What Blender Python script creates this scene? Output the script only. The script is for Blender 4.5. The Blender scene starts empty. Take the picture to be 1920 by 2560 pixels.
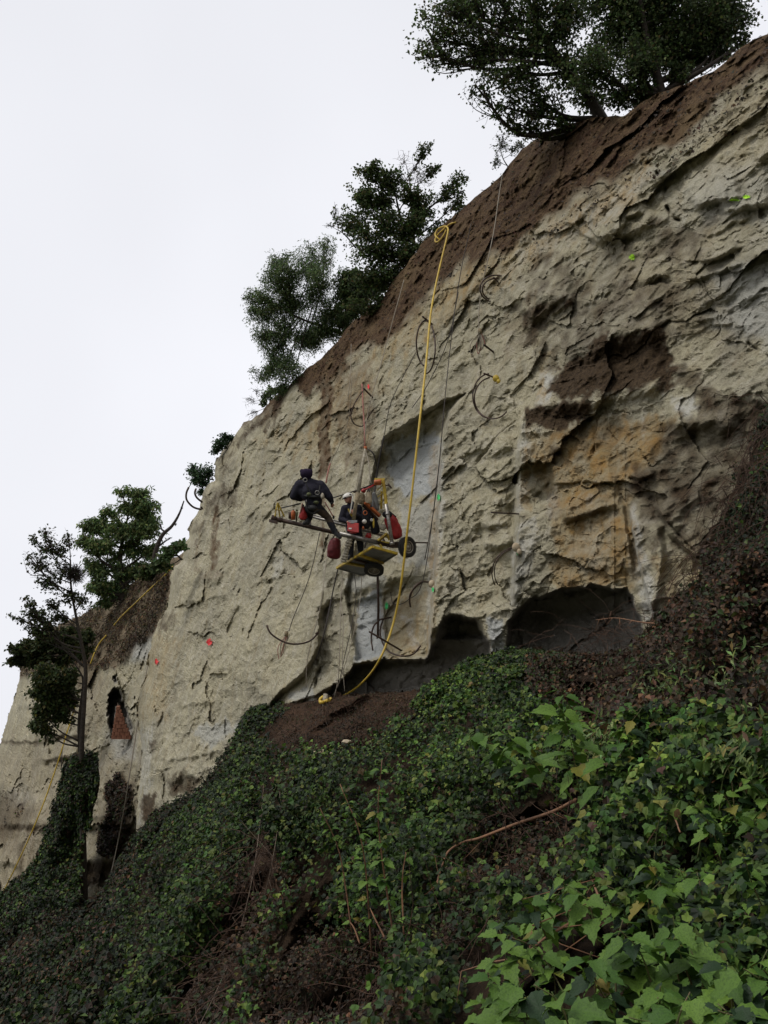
import bpy, math, random
import numpy as np
from mathutils import Vector
R_ = math.radians
S = bpy.context.scene
# ---------------------------------------------------------------- camera, sky, sun, exposure
F = 2217.0                       # focal length in photo pixels (1920 x 2560)
PITCH = R_(22)
CAM = np.array([0.0, 0.0, 1.6])
FW = np.array([0, math.cos(PITCH), math.sin(PITCH)])
UP = np.array([0, -math.sin(PITCH), math.cos(PITCH)])
RT = np.array([1.0, 0, 0])
cd = bpy.data.cameras.new('camera'); cam = bpy.data.objects.new('camera', cd)
S.collection.objects.link(cam); S.camera = cam
cam.location = CAM; cam.rotation_euler = (R_(90) + PITCH, 0, 0)
cd.sensor_fit = 'VERTICAL'; cd.sensor_height = 24; cd.lens = 24 * F / 2560
cd.clip_start = 0.1; cd.clip_end = 3000
w = bpy.data.worlds.new('World'); S.world = w; w.use_nodes = True
nt = w.node_tree; nt.nodes.clear()
out = nt.nodes.new('ShaderNodeOutputWorld'); bg = nt.nodes.new('ShaderNodeBackground')
sky = nt.nodes.new('ShaderNodeTexSky'); sky.sky_type = 'NISHITA'; sky.sun_disc = False
sky.sun_elevation = R_(56); sky.sun_rotation = R_(215); sky.dust_density = 6; sky.air_density = 1.0
hs = nt.nodes.new('ShaderNodeHueSaturation'); hs.inputs['Saturation'].default_value = .35
mx = nt.nodes.new('ShaderNodeMix'); mx.data_type = 'RGBA'; mx.inputs['Factor'].default_value = .93
mx.inputs['B'].default_value = (9.35, 9.45, 10.0, 1)       # the even white of the cloud layer
nt.links.new(sky.outputs[0], hs.inputs['Color']); nt.links.new(hs.outputs[0], mx.inputs['A'])
tcw = nt.nodes.new('ShaderNodeTexCoord'); nzw = nt.nodes.new('ShaderNodeTexNoise'); nzw.inputs['Scale'].default_value = 1.6; nzw.inputs['Detail'].default_value = 3
mpw = nt.nodes.new('ShaderNodeMapRange'); mpw.inputs['From Min'].default_value = .3; mpw.inputs['From Max'].default_value = .7
mpw.inputs['To Min'].default_value = .90; mpw.inputs['To Max'].default_value = 1.05
vmw = nt.nodes.new('ShaderNodeVectorMath'); vmw.operation = 'SCALE'
nt.links.new(tcw.outputs['Generated'], nzw.inputs['Vector']); nt.links.new(nzw.outputs['Fac'], mpw.inputs['Value'])
nt.links.new(mx.outputs['Result'], vmw.inputs[0]); nt.links.new(mpw.outputs[0], vmw.inputs['Scale'])
nt.links.new(vmw.outputs[0], bg.inputs['Color']); bg.inputs['Strength'].default_value = 0.1
nt.links.new(bg.outputs[0], out.inputs[0])
sl = bpy.data.lights.new('sun', 'SUN'); sl.energy = 1.5; sl.angle = R_(14); sl.color = (1, .965, .9)
so = bpy.data.objects.new('sun', sl); S.collection.objects.link(so)
sd = Vector((-.62, -.42, .95))
so.rotation_euler = sd.to_track_quat('Z', 'Y').to_euler(); so.location = (-20, -20, 40)
S.view_settings.view_transform = 'Standard'; S.view_settings.look = 'None'
S.view_settings.exposure = 0; S.view_settings.gamma = 1

# ---------------------------------------------------------------- helpers
def A(*p): return np.array(p, dtype=float)
def ray(px, py):
    px = np.asarray(px, float)[..., None]; py = np.asarray(py, float)[..., None]
    return FW + RT * (px - 960) / F + UP * (1280 - py) / F
def W(px, py, d):
    """world point seen at photo position (px,py) at forward distance d"""
    return CAM + ray(px, py) * np.asarray(d, float)[..., None]
def tag(o, label=None, cat=None, group=None, kind=None):
    if label: o['label'] = label
    if cat: o['category'] = cat
    if group: o['group'] = group
    if kind: o['kind'] = kind
    return o
def empty(name, loc, label, cat, group=None):
    o = bpy.data.objects.new(name, None); S.collection.objects.link(o)
    o.location = Vector(loc); o.empty_display_size = .2
    return tag(o, label, cat, group)
def link(name, me, parent=None):
    o = bpy.data.objects.new(name, me); S.collection.objects.link(o)
    if parent is not None:
        o.parent = parent
        if parent.type == 'EMPTY': o.location = -parent.location
    return o
def big_mesh(name, V, Fc, mat, parent=None, smooth=True, attrs=None):
    """V (n,3) array, Fc (m,k) array of equal-sized faces"""
    me = bpy.data.meshes.new(name)
    V = np.ascontiguousarray(V, dtype=np.float32); Fc = np.ascontiguousarray(Fc, dtype=np.int32)
    k = Fc.shape[1]
    me.vertices.add(len(V)); me.vertices.foreach_set('co', V.ravel())
    me.loops.add(Fc.size); me.loops.foreach_set('vertex_index', Fc.ravel())
    me.polygons.add(len(Fc)); me.polygons.foreach_set('loop_start', np.arange(0, Fc.size, k, dtype=np.int32))
    me.polygons.foreach_set('use_smooth', np.full(len(Fc), smooth))
    me.update(calc_edges=True)
    for nm, arr in (attrs or {}).items():
        a = me.attributes.new(nm, 'FLOAT_COLOR', 'POINT')
        arr4 = np.ones((len(V), 4), np.float32); arr4[:, :arr.shape[1]] = arr
        a.data.foreach_set('color', arr4.ravel())
    me.materials.append(mat)
    return link(name, me, parent)
class MB:
    """collects simple shapes into one mesh"""
    def __init__(s): s.v = []; s.f = []; s.m = []
    def add(s, V, Fc, mi=0):
        o = len(s.v); s.v += [tuple(map(float, p)) for p in V]
        s.f += [tuple(i + o for i in f) for f in Fc]; s.m += [mi] * len(Fc); return s
    def tube(s, pts, r, n=8, mi=0, cap=True):
        P = np.array(pts, float); k = len(P)
        rr = np.full(k, r) if np.isscalar(r) else np.array(r, float)
        if len(rr) != k: rr = np.interp(np.linspace(0, 1, k), np.linspace(0, 1, len(rr)), rr)
        T = np.gradient(P, axis=0); T /= (np.linalg.norm(T, axis=1)[:, None] + 1e-9)
        ref = A(0, 0, 1) if abs(T[0][2]) < .9 else A(1, 0, 0)
        u = np.cross(T[0], ref); u /= np.linalg.norm(u)
        V = []
        for i in range(k):
            u = u - T[i] * np.dot(u, T[i]); u /= (np.linalg.norm(u) + 1e-9); v = np.cross(T[i], u)
            for j in range(n):
                a = 2 * math.pi * j / n
                V.append(P[i] + rr[i] * (math.cos(a) * u + math.sin(a) * v))
        Fc = [(i * n + j, i * n + (j + 1) % n, (i + 1) * n + (j + 1) % n, (i + 1) * n + j) for i in range(k - 1) for j in range(n)]
        if cap: Fc += [tuple(range(n))[::-1], tuple((k - 1) * n + j for j in range(n))]
        return s.add(V, Fc, mi)
    def ball(s, c, r, n=12, m=8, mi=0, M=None):
        r = A(r, r, r) if np.isscalar(r) else A(*r)
        V = [(0, 0, 1)]
        for i in range(1, m):
            for j in range(n):
                a = math.pi * i / m; b = 2 * math.pi * j / n
                V.append((math.sin(a) * math.cos(b), math.sin(a) * math.sin(b), math.cos(a)))
        V.append((0, 0, -1)); V = np.array(V) * r
        if M is not None: V = V @ np.array(M).T
        V = V + np.array(c)
        Fc = [(0, 1 + j, 1 + (j + 1) % n) for j in range(n)]
        for i in range(m - 2):
            for j in range(n):
                Fc.append((1 + i * n + j, 1 + (i + 1) * n + j, 1 + (i + 1) * n + (j + 1) % n, 1 + i * n + (j + 1) % n))
        L = len(V) - 1
        Fc += [(1 + (m - 2) * n + j, L, 1 + (m - 2) * n + (j + 1) % n) for j in range(n)]
        return s.add(V, Fc, mi)
    def box(s, c, ax, ay, az, mi=0):
        """box about c with half-axis vectors"""
        c, ax, ay, az = map(np.array, (c, ax, ay, az))
        V = [c + i * ax + j * ay + k * az for i in (-1, 1) for j in (-1, 1) for k in (-1, 1)]
        return s.add(V, [(0, 1, 3, 2), (4, 6, 7, 5), (0, 4, 5, 1), (2, 3, 7, 6), (0, 2, 6, 4), (1, 5, 7, 3)], mi)
    def beam(s, a, b, w, h, up=(0, 0, 1), mi=0):
        a = np.array(a, float); b = np.array(b, float); t = b - a; L = np.linalg.norm(t); t /= L
        u = np.cross(t, up); u /= np.linalg.norm(u); v = np.cross(u, t)
        return s.box((a + b) / 2, t * L / 2, u * w / 2, v * h / 2, mi)
    def torus(s, c, ax, R, r, n=28, m=12, mi=0, sq=1.0):
        ax = np.array(ax, float); ax /= np.linalg.norm(ax)
        u = np.cross(ax, A(0, 0, 1)); u /= np.linalg.norm(u); v = np.cross(ax, u); V = []
        for i in range(n):
            a = 2 * math.pi * i / n; e = math.cos(a) * u + math.sin(a) * v
            for j in range(m):
                b = 2 * math.pi * j / m
                cb = math.copysign(abs(math.cos(b)) ** sq, math.cos(b)); sb = math.copysign(abs(math.sin(b)) ** sq, math.sin(b))
                V.append(np.array(c) + e * (R + r * cb) + ax * r * sb)
        Fc = [(i * m + j, ((i + 1) % n) * m + j, ((i + 1) % n) * m + (j + 1) % m, i * m + (j + 1) % m) for i in range(n) for j in range(m)]
        return s.add(V, Fc, mi)
    def build(s, name, mats, parent=None, smooth=True, bevel=0):
        me = bpy.data.meshes.new(name); me.from_pydata(s.v, [], s.f)
        mats = mats if isinstance(mats, (list, tuple)) else [mats]
        for m in mats: me.materials.append(m)
        for p, mi in zip(me.polygons, s.m): p.material_index = mi; p.use_smooth = smooth
        me.update()
        o = link(name, me, parent)
        if bevel:
            b = o.modifiers.new('bevel', 'BEVEL'); b.width = bevel; b.segments = 2; b.limit_method = 'ANGLE'
        return o
def spline(pts, n=8):
    P = [np.array(p, float) for p in pts]
    P = [2 * P[0] - P[1]] + P + [2 * P[-1] - P[-2]]; o = []
    for i in range(1, len(P) - 2):
        for t in np.linspace(0, 1, n, endpoint=False):
            a, b, c, d = P[i - 1], P[i], P[i + 1], P[i + 2]
            o.append(.5 * ((2 * b) + (c - a) * t + (2 * a - 5 * b + 4 * c - d) * t * t + (3 * b - a - 3 * c + d) * t ** 3))
    o.append(P[-2]); return np.array(o)
# gradient noise in numpy
_rs = np.random.RandomState(7); _perm = _rs.permutation(512).astype(np.int64); _g = _rs.normal(size=(512, 3)); _g /= np.linalg.norm(_g, axis=1)[:, None]
def noise(P, sc=1.0, off=0.0):
    Q = P / sc + off; I = np.floor(Q).astype(np.int64); f = Q - I; u = f * f * f * (f * (f * 6 - 15) + 10)
    r = 0
    for dx in (0, 1):
        for dy in (0, 1):
            for dz in (0, 1):
                h = _perm[(_perm[(_perm[(I[:, 0] + dx) & 511] + I[:, 1] + dy) & 511] + I[:, 2] + dz) & 511]
                g = _g[h]; dt = g[:, 0] * (f[:, 0] - dx) + g[:, 1] * (f[:, 1] - dy) + g[:, 2] * (f[:, 2] - dz)
                r = r + dt * (u[:, 0] if dx else 1 - u[:, 0]) * (u[:, 1] if dy else 1 - u[:, 1]) * (u[:, 2] if dz else 1 - u[:, 2])
    return r * 1.6
def fbm(P, sc, o=4, off=0.0):
    r = 0; a = 1.0
    for i in range(o): r = r + a * noise(P, sc, off + i * 17.3); sc *= .5; a *= .5
    return r
def ss(a, b, x):
    t = np.clip((x - a) / (b - a), 0, 1); return t * t * (3 - 2 * t)
def polydist(px, py, poly, closed=True):
    """distance, sign side of nearest segment, running position"""
    n = len(poly); best = np.full(px.shape, 1e9); side = np.zeros(px.shape); run = np.zeros(px.shape); L = 0
    segs = [(poly[i], poly[(i + 1) % n]) for i in range(n if closed else n - 1)]
    for (ax, ay), (bx, by) in segs:
        dx, dy = bx - ax, by - ay; l2 = dx * dx + dy * dy + 1e-9; l = math.sqrt(l2)
        t = np.clip(((px - ax) * dx + (py - ay) * dy) / l2, 0, 1)
        ex = px - ax - t * dx; ey = py - ay - t * dy; dd = np.hypot(ex, ey); m = dd < best
        best = np.where(m, dd, best); side = np.where(m, dx * ey - dy * ex, side); run = np.where(m, L + t * l, run); L += l
    return best, side, run, L
def inside(px, py, poly):
    c = np.zeros(px.shape, bool); n = len(poly)
    for i in range(n):
        (ax, ay), (bx, by) = poly[i], poly[(i + 1) % n]
        if ay == by: continue
        c ^= ((ay > py) != (by > py)) & (px < (bx - ax) * (py - ay) / (by - ay) + ax)
    return c
def sdf(px, py, poly):
    d = polydist(px, py, poly)[0]; return np.where(inside(px, py, poly), -d, d)

# ---------------------------------------------------------------- materials
class NT:
    def __init__(s, name):
        s.mat = bpy.data.materials.new(name); s.mat.use_nodes = True; s.t = s.mat.node_tree; s.t.nodes.clear()
        s.out = s.n('ShaderNodeOutputMaterial'); s.tc = s.n('ShaderNodeTexCoord')
    def n(s, t): return s.t.nodes.new(t)
    def l(s, a, b): s.t.links.new(a, b)
    def noise(s, scale, detail=6, rough=.6, dist=0, vec=None):
        n = s.n('ShaderNodeTexNoise'); n.inputs['Scale'].default_value = scale; n.inputs['Detail'].default_value = detail
        n.inputs['Roughness'].default_value = rough; n.inputs['Distortion'].default_value = dist
        s.l(vec or s.tc.outputs['Object'], n.inputs['Vector']); return n.outputs['Fac']
    def rng(s, v, a, b, c=0, d=1):
        n = s.n('ShaderNodeMapRange'); s.l(v, n.inputs['Value'])
        for k, x in zip(('From Min', 'From Max', 'To Min', 'To Max'), (a, b, c, d)): n.inputs[k].default_value = x
        return n.outputs[0]
    def mix(s, f, a, b, mode='MIX'):
        n = s.n('ShaderNodeMix'); n.data_type = 'RGBA'; n.blend_type = mode
        for k, x in (('Factor', f), ('A', a), ('B', b)):
            if isinstance(x, (int, float)): n.inputs[k].default_value = x
            elif isinstance(x, tuple): n.inputs[k].default_value = (*x[:3], 1)
            else: s.l(x, n.inputs[k])
        return n.outputs['Result']
    def math(s, op, a, b=None):
        n = s.n('ShaderNodeMath'); n.operation = op
        for i, x in enumerate((a, b)):
            if x is None: continue
            if isinstance(x, (int, float)): n.inputs[i].default_value = x
            else: s.l(x, n.inputs[i])
        return n.outputs[0]
    def bump(s, h, st, dist, nrm=None):
        n = s.n('ShaderNodeBump'); n.inputs['Strength'].default_value = st; n.inputs['Distance'].default_value = dist
        s.l(h, n.inputs['Height'])
        if nrm: s.l(nrm, n.inputs['Normal'])
        return n.outputs[0]
    def fin(s, col, rough=.9, bump=None, metal=0, spec=.3, transl=0, emit=None):
        b = s.n('ShaderNodeBsdfPrincipled')
        if isinstance(col, tuple): b.inputs['Base Color'].default_value = (*col[:3], 1)
        else: s.l(col, b.inputs['Base Color'])
        if isinstance(rough, (int, float)): b.inputs['Roughness'].default_value = rough
        else: s.l(rough, b.inputs['Roughness'])
        b.inputs['Metallic'].default_value = metal; b.inputs['Specular IOR Level'].default_value = spec
        if bump: s.l(bump, b.inputs['Normal'])
        if transl:
            t = s.n('ShaderNodeBsdfTranslucent'); s.l(col, t.inputs['Color']) if not isinstance(col, tuple) else None
            m = s.n('ShaderNodeMixShader'); m.inputs[0].default_value = transl; s.l(b.outputs[0], m.inputs[1]); s.l(t.outputs[0], m.inputs[2]); s.l(m.outputs[0], s.out.inputs[0])
        else: s.l(b.outputs[0], s.out.inputs[0])
        return s.mat
def simple(name, c1, c2=None, scale=20, rough=.7, metal=0, bump=.2, bd=.004, spec=.4):
    t = NT(name); f = t.noise(scale, 5, .6); c2 = c2 or tuple(x * .6 for x in c1)
    return t.fin(t.mix(t.rng(f, .35, .65), c1, c2), rough, t.bump(f, bump, bd), metal, spec)
def leafmat(name, rough=.55, transl=.2, spec=.22):
    t = NT(name); a = t.n('ShaderNodeAttribute'); a.attribute_name = 'leaf_tint'
    f = t.noise(30, 3); return t.fin(t.mix(t.rng(f, .3, .7, 0, .35), a.outputs['Color'], (.01, .015, .004)), rough, None, 0, spec, transl)
M = {}
def rockmat():
    t = NT('tuff_rock')
    a1 = t.n('ShaderNodeAttribute'); a1.attribute_name = 'mask_a'; a2 = t.n('ShaderNodeAttribute'); a2.attribute_name = 'mask_b'
    s1 = t.n('ShaderNodeSeparateColor'); t.l(a1.outputs['Color'], s1.inputs[0]); s2 = t.n('ShaderNodeSeparateColor'); t.l(a2.outputs['Color'], s2.inputs[0])
    soil, dark, ochre = s1.outputs; white, grey, stain = s2.outputs; cave = a2.outputs['Alpha']
    n1 = t.noise(.55, 8, .62, .6); n2 = t.noise(3.2, 8, .65); n3 = t.noise(14, 8, .7); n4 = t.noise(45, 4, .7)
    mp = t.n('ShaderNodeMapping'); mp.inputs['Scale'].default_value = (2.2, 2.2, .32); t.l(t.tc.outputs['Object'], mp.inputs['Vector'])
    st = t.noise(1.3, 6, .6, .5, mp.outputs[0])
    c = t.mix(t.rng(n1, .38, .62), (.49, .445, .305), (.345, .32, .235))
    c = t.mix(t.rng(n2, .48, .68, 0, .7), c, (.55, .51, .41))
    c = t.mix(t.rng(n2, .46, .30, 0, .55), c, (.20, .176, .125))
    c = t.mix(t.rng(n3, .50, .32, 0, .6), c, (.19, .16, .11))
    c = t.mix(t.rng(st, .54, .66, 0, .35), c, (.30, .23, .12))
    c = t.mix(t.math('MULTIPLY', white, t.rng(n2, .38, .55, .15, 1)), c, (.56, .55, .50))
    c = t.mix(t.math('MULTIPLY', grey, t.rng(n3, .3, .6, .7, 1)), c, (.47, .49, .49))
    oc = t.mix(t.rng(n2, .4, .6), (.40, .235, .07), (.36, .28, .14))
    c = t.mix(t.math('MULTIPLY', ochre, t.rng(st, .35, .65, .35, 1)), c, oc)
    c = t.mix(t.math('MULTIPLY', stain, t.rng(st, .32, .54, .65, 1)), c, (.105, .060, .030))
    so_ = t.mix(t.rng(n2, .4, .6), (.085, .047, .027), (.15, .098, .052)); so_ = t.mix(t.rng(n3, .55, .38), so_, (.035, .021, .013)); so_ = t.mix(t.rng(n1, .52, .66, 0, .6), so_, (.20, .14, .075))
    c = t.mix(t.rng(n4, .5, .33, 0, .45), c, (.11, .09, .06)); c = t.mix(soil, c, so_)
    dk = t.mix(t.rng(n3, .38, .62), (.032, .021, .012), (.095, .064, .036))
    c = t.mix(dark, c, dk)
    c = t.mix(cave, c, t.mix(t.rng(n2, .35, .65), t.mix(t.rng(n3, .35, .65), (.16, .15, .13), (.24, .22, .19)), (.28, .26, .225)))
    h = t.math('ADD', t.math('MULTIPLY', n3, 1.0), t.math('MULTIPLY', n4, .45))
    b = t.bump(h, 1.0, .07)
    return t.fin(c, .95, b, 0, .15)
M['rock'] = rockmat()
def soilmat():
    t = NT('dark_soil'); n2 = t.noise(2.2, 8, .65); n3 = t.noise(18, 8, .7)
    a1 = t.n('ShaderNodeAttribute'); a1.attribute_name = 'mask_a'; s1 = t.n('ShaderNodeSeparateColor'); t.l(a1.outputs['Color'], s1.inputs[0])
    c = t.mix(t.rng(n2, .35, .65), (.022, .014, .009), (.045, .029, .017)); c = t.mix(t.rng(n3, .5, .3), c, (.008, .006, .004))
    bare = t.mix(t.rng(n3, .38, .65), (.035, .020, .013), (.095, .055, .032)); bare = t.mix(t.rng(n2, .5, .35, 0, .7), bare, (.03, .018, .012)); c = t.mix(s1.outputs[0], c, bare)
    return t.fin(c, .97, t.bump(n3, .9, .08), 0, .1)
M['soil'] = soilmat()
M['leaf'] = leafmat('leaf'); M['leaf_far'] = leafmat('tree_leaf', .6, .35, .2)
M['bark'] = simple('bark', (.055, .042, .032), (.02, .016, .012), 12, .9, 0, .8, .02)
M['bark_pale'] = simple('pale_bark', (.16, .12, .085), (.07, .05, .035), 14, .9, 0, .6, .01)
M['twig'] = simple('dry_stem', (.085, .045, .026), (.03, .018, .012), 9, .9, 0, .3, .004)
M['black'] = simple('black_fabric', (.012, .012, .015), (.024, .024, .028), 30, .85, 0, .4, .01, .2)
M['jacket'] = simple('navy_black_jacket', (.022, .021, .030), (.034, .033, .044), 7, .95, 0, .9, .03, .1)
M['hat'] = simple('dark_purple_wool', (.030, .020, .042), (.018, .013, .026), 50, .98, 0, .6, .01, .1)
M['blackw'] = simple('black_webbing', (.01, .01, .01), (.02, .02, .02), 60, .7)
M['trouser'] = simple('brown_trousers', (.085, .058, .036), (.03, .022, .017), 9, .9, 0, .5, .01)
M['skin'] = simple('skin', (.36, .17, .11), (.30, .14, .09), 30, .6)
M['whitep'] = simple('white_plastic', (.72, .70, .64), (.5, .48, .42), 25, .4)
M['cloth'] = simple('dirty_white_cloth', (.42, .38, .30), (.20, .17, .12), 18, .95, 0, .6, .01)
M['burlap'] = simple('burlap', (.30, .24, .15), (.14, .11, .07), 22, .98, 0, .8, .01)
M['red'] = simple('red_tarpaulin', (.36, .022, .02), (.22, .014, .014), 8, .5, 0, .5, .02)
M['darkred'] = simple('dark_red_tarpaulin', (.15, .012, .016), (.09, .008, .01), 8, .6, 0, .5, .02)
M['redpaint'] = simple('red_enamel', (.42, .03, .022), (.26, .02, .016), 10, .4)
M['grey'] = simple('grey_sheet_metal', (.20, .205, .2), (.11, .11, .105), 6, .55, .3)
M['steel'] = simple('worn_steel', (.34, .33, .31), (.17, .15, .13), 16, .4, .7)
M['darksteel'] = simple('rusty_dark_steel', (.035, .026, .022), (.075, .042, .028), 14, .55, .4)
M['yellowp'] = simple('worn_yellow_paint', (.50, .37, .03), (.30, .19, .03), 10, .55)
M['orange'] = simple('orange_paint', (.50, .13, .03), (.30, .08, .03), 12, .5)
M['rubber'] = simple('tyre_rubber', (.012, .012, .012), (.03, .027, .023), 15, .8)
M['hose'] = simple('yellow_hose', (.60, .42, .05), (.45, .30, .04), 5, .45, 0, .1)
M['rope'] = simple('pale_rope', (.34, .30, .24), (.2, .17, .13), 60, .9)
M['darkrope'] = simple('dark_rope', (.06, .05, .045), (.03, .026, .024), 60, .9)
M['redrope'] = simple('red_rope', (.40, .10, .06), (.3, .22, .2), 60, .9)
M['green'] = simple('green_paint_mark', (.05, .62, .13), (.10, .5, .2), 15, .8)
M['lime'] = simple('lime_paint_mark', (.45, .80, .02), (.30, .6, .04), 15, .8)
M['pink'] = simple('pink_paint_mark', (.85, .045, .06), (.8, .10, .09), 15, .8)
M['brick'] = simple('red_brick', (.38, .17, .10), (.25, .11, .07), 3.5, .9, 0, .6, .01)
M['mortar'] = simple('mortar', (.22, .17, .13), (.12, .09, .07), 12, .95)
M['stone'] = simple('pale_stone', (.50, .42, .30), (.33, .26, .17), 7, .95, 0, .8, .02)
M['moss'] = simple('mossy_stone', (.10, .10, .04), (.24, .19, .12), 2.5, .95, 0, .8, .05)
M['olive'] = simple('olive_cloth', (.11, .12, .05), (.05, .055, .03), 20, .9)
M['blue'] = simple('blue_gear', (.02, .03, .2), (.01, .015, .1), 20, .6)
# ---------------------------------------------------------------- cliff
rnd = random.Random(3); nr = np.random.RandomState(5)
def plane_d(px, py, c0=13.2, lean=.17, s=.695):
    n = A(1, s, -lean); v = ray(px, py) @ n
    return (c0 - CAM @ n) / np.maximum(v, .05)
RIM = [(2800, -330), (2500, -230), (2200, -90), (1990, 40), (1920, 87), (1852, 116), (1782, 180), (1655, 232), (1597, 262), (1560, 285), (1493, 293), (1430, 306), (1366, 336), (1308, 370), (1256, 434), (1215, 474), (1157, 521),
       (1076, 590), (995, 683), (949, 752), (880, 810), (810, 885), (752, 937), (694, 984), (655, 1030), (632, 1046), (610, 1055), (597, 1072), (590, 1083), (572, 1108), (552, 1130), (537, 1158), (536, 1189), (540, 1204),
       (524, 1204), (510, 1222), (501, 1252), (498, 1272), (482, 1302), (472, 1322), (472, 1341), (460, 1362), (457, 1399), (436, 1414), (426, 1440), (425, 1480), (418, 1520),
       (397, 1556), (382, 1590), (372, 1640), (368, 1690), (350, 1725), (343, 1767), (347, 1817), (356, 1880), (352, 1930), (345, 1970), (338, 2035), (343, 2085)]
NEAR = RIM + [(350, 2160), (520, 2400), (900, 2500), (2800, 2500)]
SOIL = [(2800, -330), (2800, -200), (2200, 60), (1950, 170), (1890, 200), (1815, 243), (1728, 313), (1696, 359), (1618, 377), (1540, 437), (1470, 480), (1416, 533), (1352, 574), (1300, 600), (1250, 620), (1193, 655), (1140, 690), (1087, 722), (1066, 764), (1003, 819),
        (940, 882), (889, 891), (830, 941), (771, 985), (729, 985), (690, 1012), (640, 1050), (602, 1072)] + [(x - 30, y - 45) for x, y in RIM[:26]][::-1]
SOIL_LOW = SOIL[1:28]
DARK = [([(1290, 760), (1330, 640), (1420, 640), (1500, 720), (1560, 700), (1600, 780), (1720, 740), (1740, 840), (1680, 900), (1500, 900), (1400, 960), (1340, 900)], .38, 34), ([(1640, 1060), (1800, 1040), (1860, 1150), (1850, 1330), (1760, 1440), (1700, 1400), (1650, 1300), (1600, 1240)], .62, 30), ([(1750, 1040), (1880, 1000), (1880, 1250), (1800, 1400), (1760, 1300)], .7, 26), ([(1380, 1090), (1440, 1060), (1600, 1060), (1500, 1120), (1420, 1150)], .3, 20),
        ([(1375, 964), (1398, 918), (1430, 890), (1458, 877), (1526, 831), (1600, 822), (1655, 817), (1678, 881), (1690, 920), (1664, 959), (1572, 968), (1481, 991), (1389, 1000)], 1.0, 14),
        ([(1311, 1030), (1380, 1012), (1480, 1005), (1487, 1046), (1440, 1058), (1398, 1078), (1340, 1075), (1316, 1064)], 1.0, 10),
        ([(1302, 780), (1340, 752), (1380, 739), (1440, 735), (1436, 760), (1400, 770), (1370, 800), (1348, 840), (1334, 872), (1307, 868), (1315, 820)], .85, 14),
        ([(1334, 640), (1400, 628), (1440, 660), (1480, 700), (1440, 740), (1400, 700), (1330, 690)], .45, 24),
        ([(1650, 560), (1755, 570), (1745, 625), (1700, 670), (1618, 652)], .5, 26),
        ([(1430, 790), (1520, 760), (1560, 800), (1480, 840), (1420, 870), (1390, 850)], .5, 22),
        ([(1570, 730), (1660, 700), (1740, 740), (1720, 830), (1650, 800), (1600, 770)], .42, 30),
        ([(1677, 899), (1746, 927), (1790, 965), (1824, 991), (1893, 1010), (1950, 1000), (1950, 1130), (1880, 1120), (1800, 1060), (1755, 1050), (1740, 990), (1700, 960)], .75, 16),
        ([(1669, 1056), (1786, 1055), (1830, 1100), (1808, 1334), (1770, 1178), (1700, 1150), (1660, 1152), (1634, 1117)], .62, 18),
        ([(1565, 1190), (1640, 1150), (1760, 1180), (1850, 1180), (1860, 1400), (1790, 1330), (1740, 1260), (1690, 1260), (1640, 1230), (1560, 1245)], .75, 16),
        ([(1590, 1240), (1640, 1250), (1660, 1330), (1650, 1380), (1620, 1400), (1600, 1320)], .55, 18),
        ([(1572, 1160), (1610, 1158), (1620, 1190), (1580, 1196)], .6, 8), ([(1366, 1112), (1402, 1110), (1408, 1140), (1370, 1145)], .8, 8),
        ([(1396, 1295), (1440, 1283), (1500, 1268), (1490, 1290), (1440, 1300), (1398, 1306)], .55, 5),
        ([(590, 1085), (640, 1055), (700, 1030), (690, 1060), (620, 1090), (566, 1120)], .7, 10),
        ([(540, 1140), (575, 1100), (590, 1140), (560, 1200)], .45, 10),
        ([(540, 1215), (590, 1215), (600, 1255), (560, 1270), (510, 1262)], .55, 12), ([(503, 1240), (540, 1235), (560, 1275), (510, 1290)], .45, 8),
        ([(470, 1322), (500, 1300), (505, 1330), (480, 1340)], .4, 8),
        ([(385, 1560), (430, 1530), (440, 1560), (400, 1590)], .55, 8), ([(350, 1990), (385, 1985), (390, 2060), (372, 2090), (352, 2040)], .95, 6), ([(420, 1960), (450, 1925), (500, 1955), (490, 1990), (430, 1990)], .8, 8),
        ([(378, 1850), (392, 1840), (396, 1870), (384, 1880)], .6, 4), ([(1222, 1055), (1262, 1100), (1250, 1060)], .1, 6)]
OCHRE = [([(1330, 1080), (1400, 1080), (1500, 1050), (1600, 1040), (1690, 1050), (1640, 1130), (1560, 1220), (1570, 1260), (1590, 1400), (1580, 1470), (1500, 1480), (1400, 1475), (1370, 1450), (1400, 1380), (1370, 1290), (1345, 1200), (1320, 1150)], 1.0, 26),
         ([(1620, 1390), (1740, 1350), (1800, 1420), (1740, 1480), (1660, 1530), (1640, 1450)], .55, 26), ([(1310, 1120), (1330, 1120), (1330, 1280), (1300, 1260)], .5, 8),
         ([(660, 1100), (740, 1060), (800, 1000), (900, 900), (960, 900), (900, 1100), (760, 1150)], .42, 40), ([(1080, 1110), (1100, 1110), (1085, 1640), (1072, 1640)], .55, 8),
         ([(1150, 660), (1300, 590), (1560, 440), (1640, 400), (1600, 480), (1400, 620), (1200, 740), (1050, 860), (900, 930)], .6, 26), ([(1700, 330), (1920, 200), (1920, 420), (1750, 400)], .22, 60),
         ([(965, 1490), (1070, 1480), (1070, 1640), (960, 1640)], .5, 14), ([(380, 1590), (440, 1590), (420, 1800), (350, 1800)], .35, 22), ([(1350, 880), (1370, 880), (1365, 1010), (1345, 1010)], .6, 8)]
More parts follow.
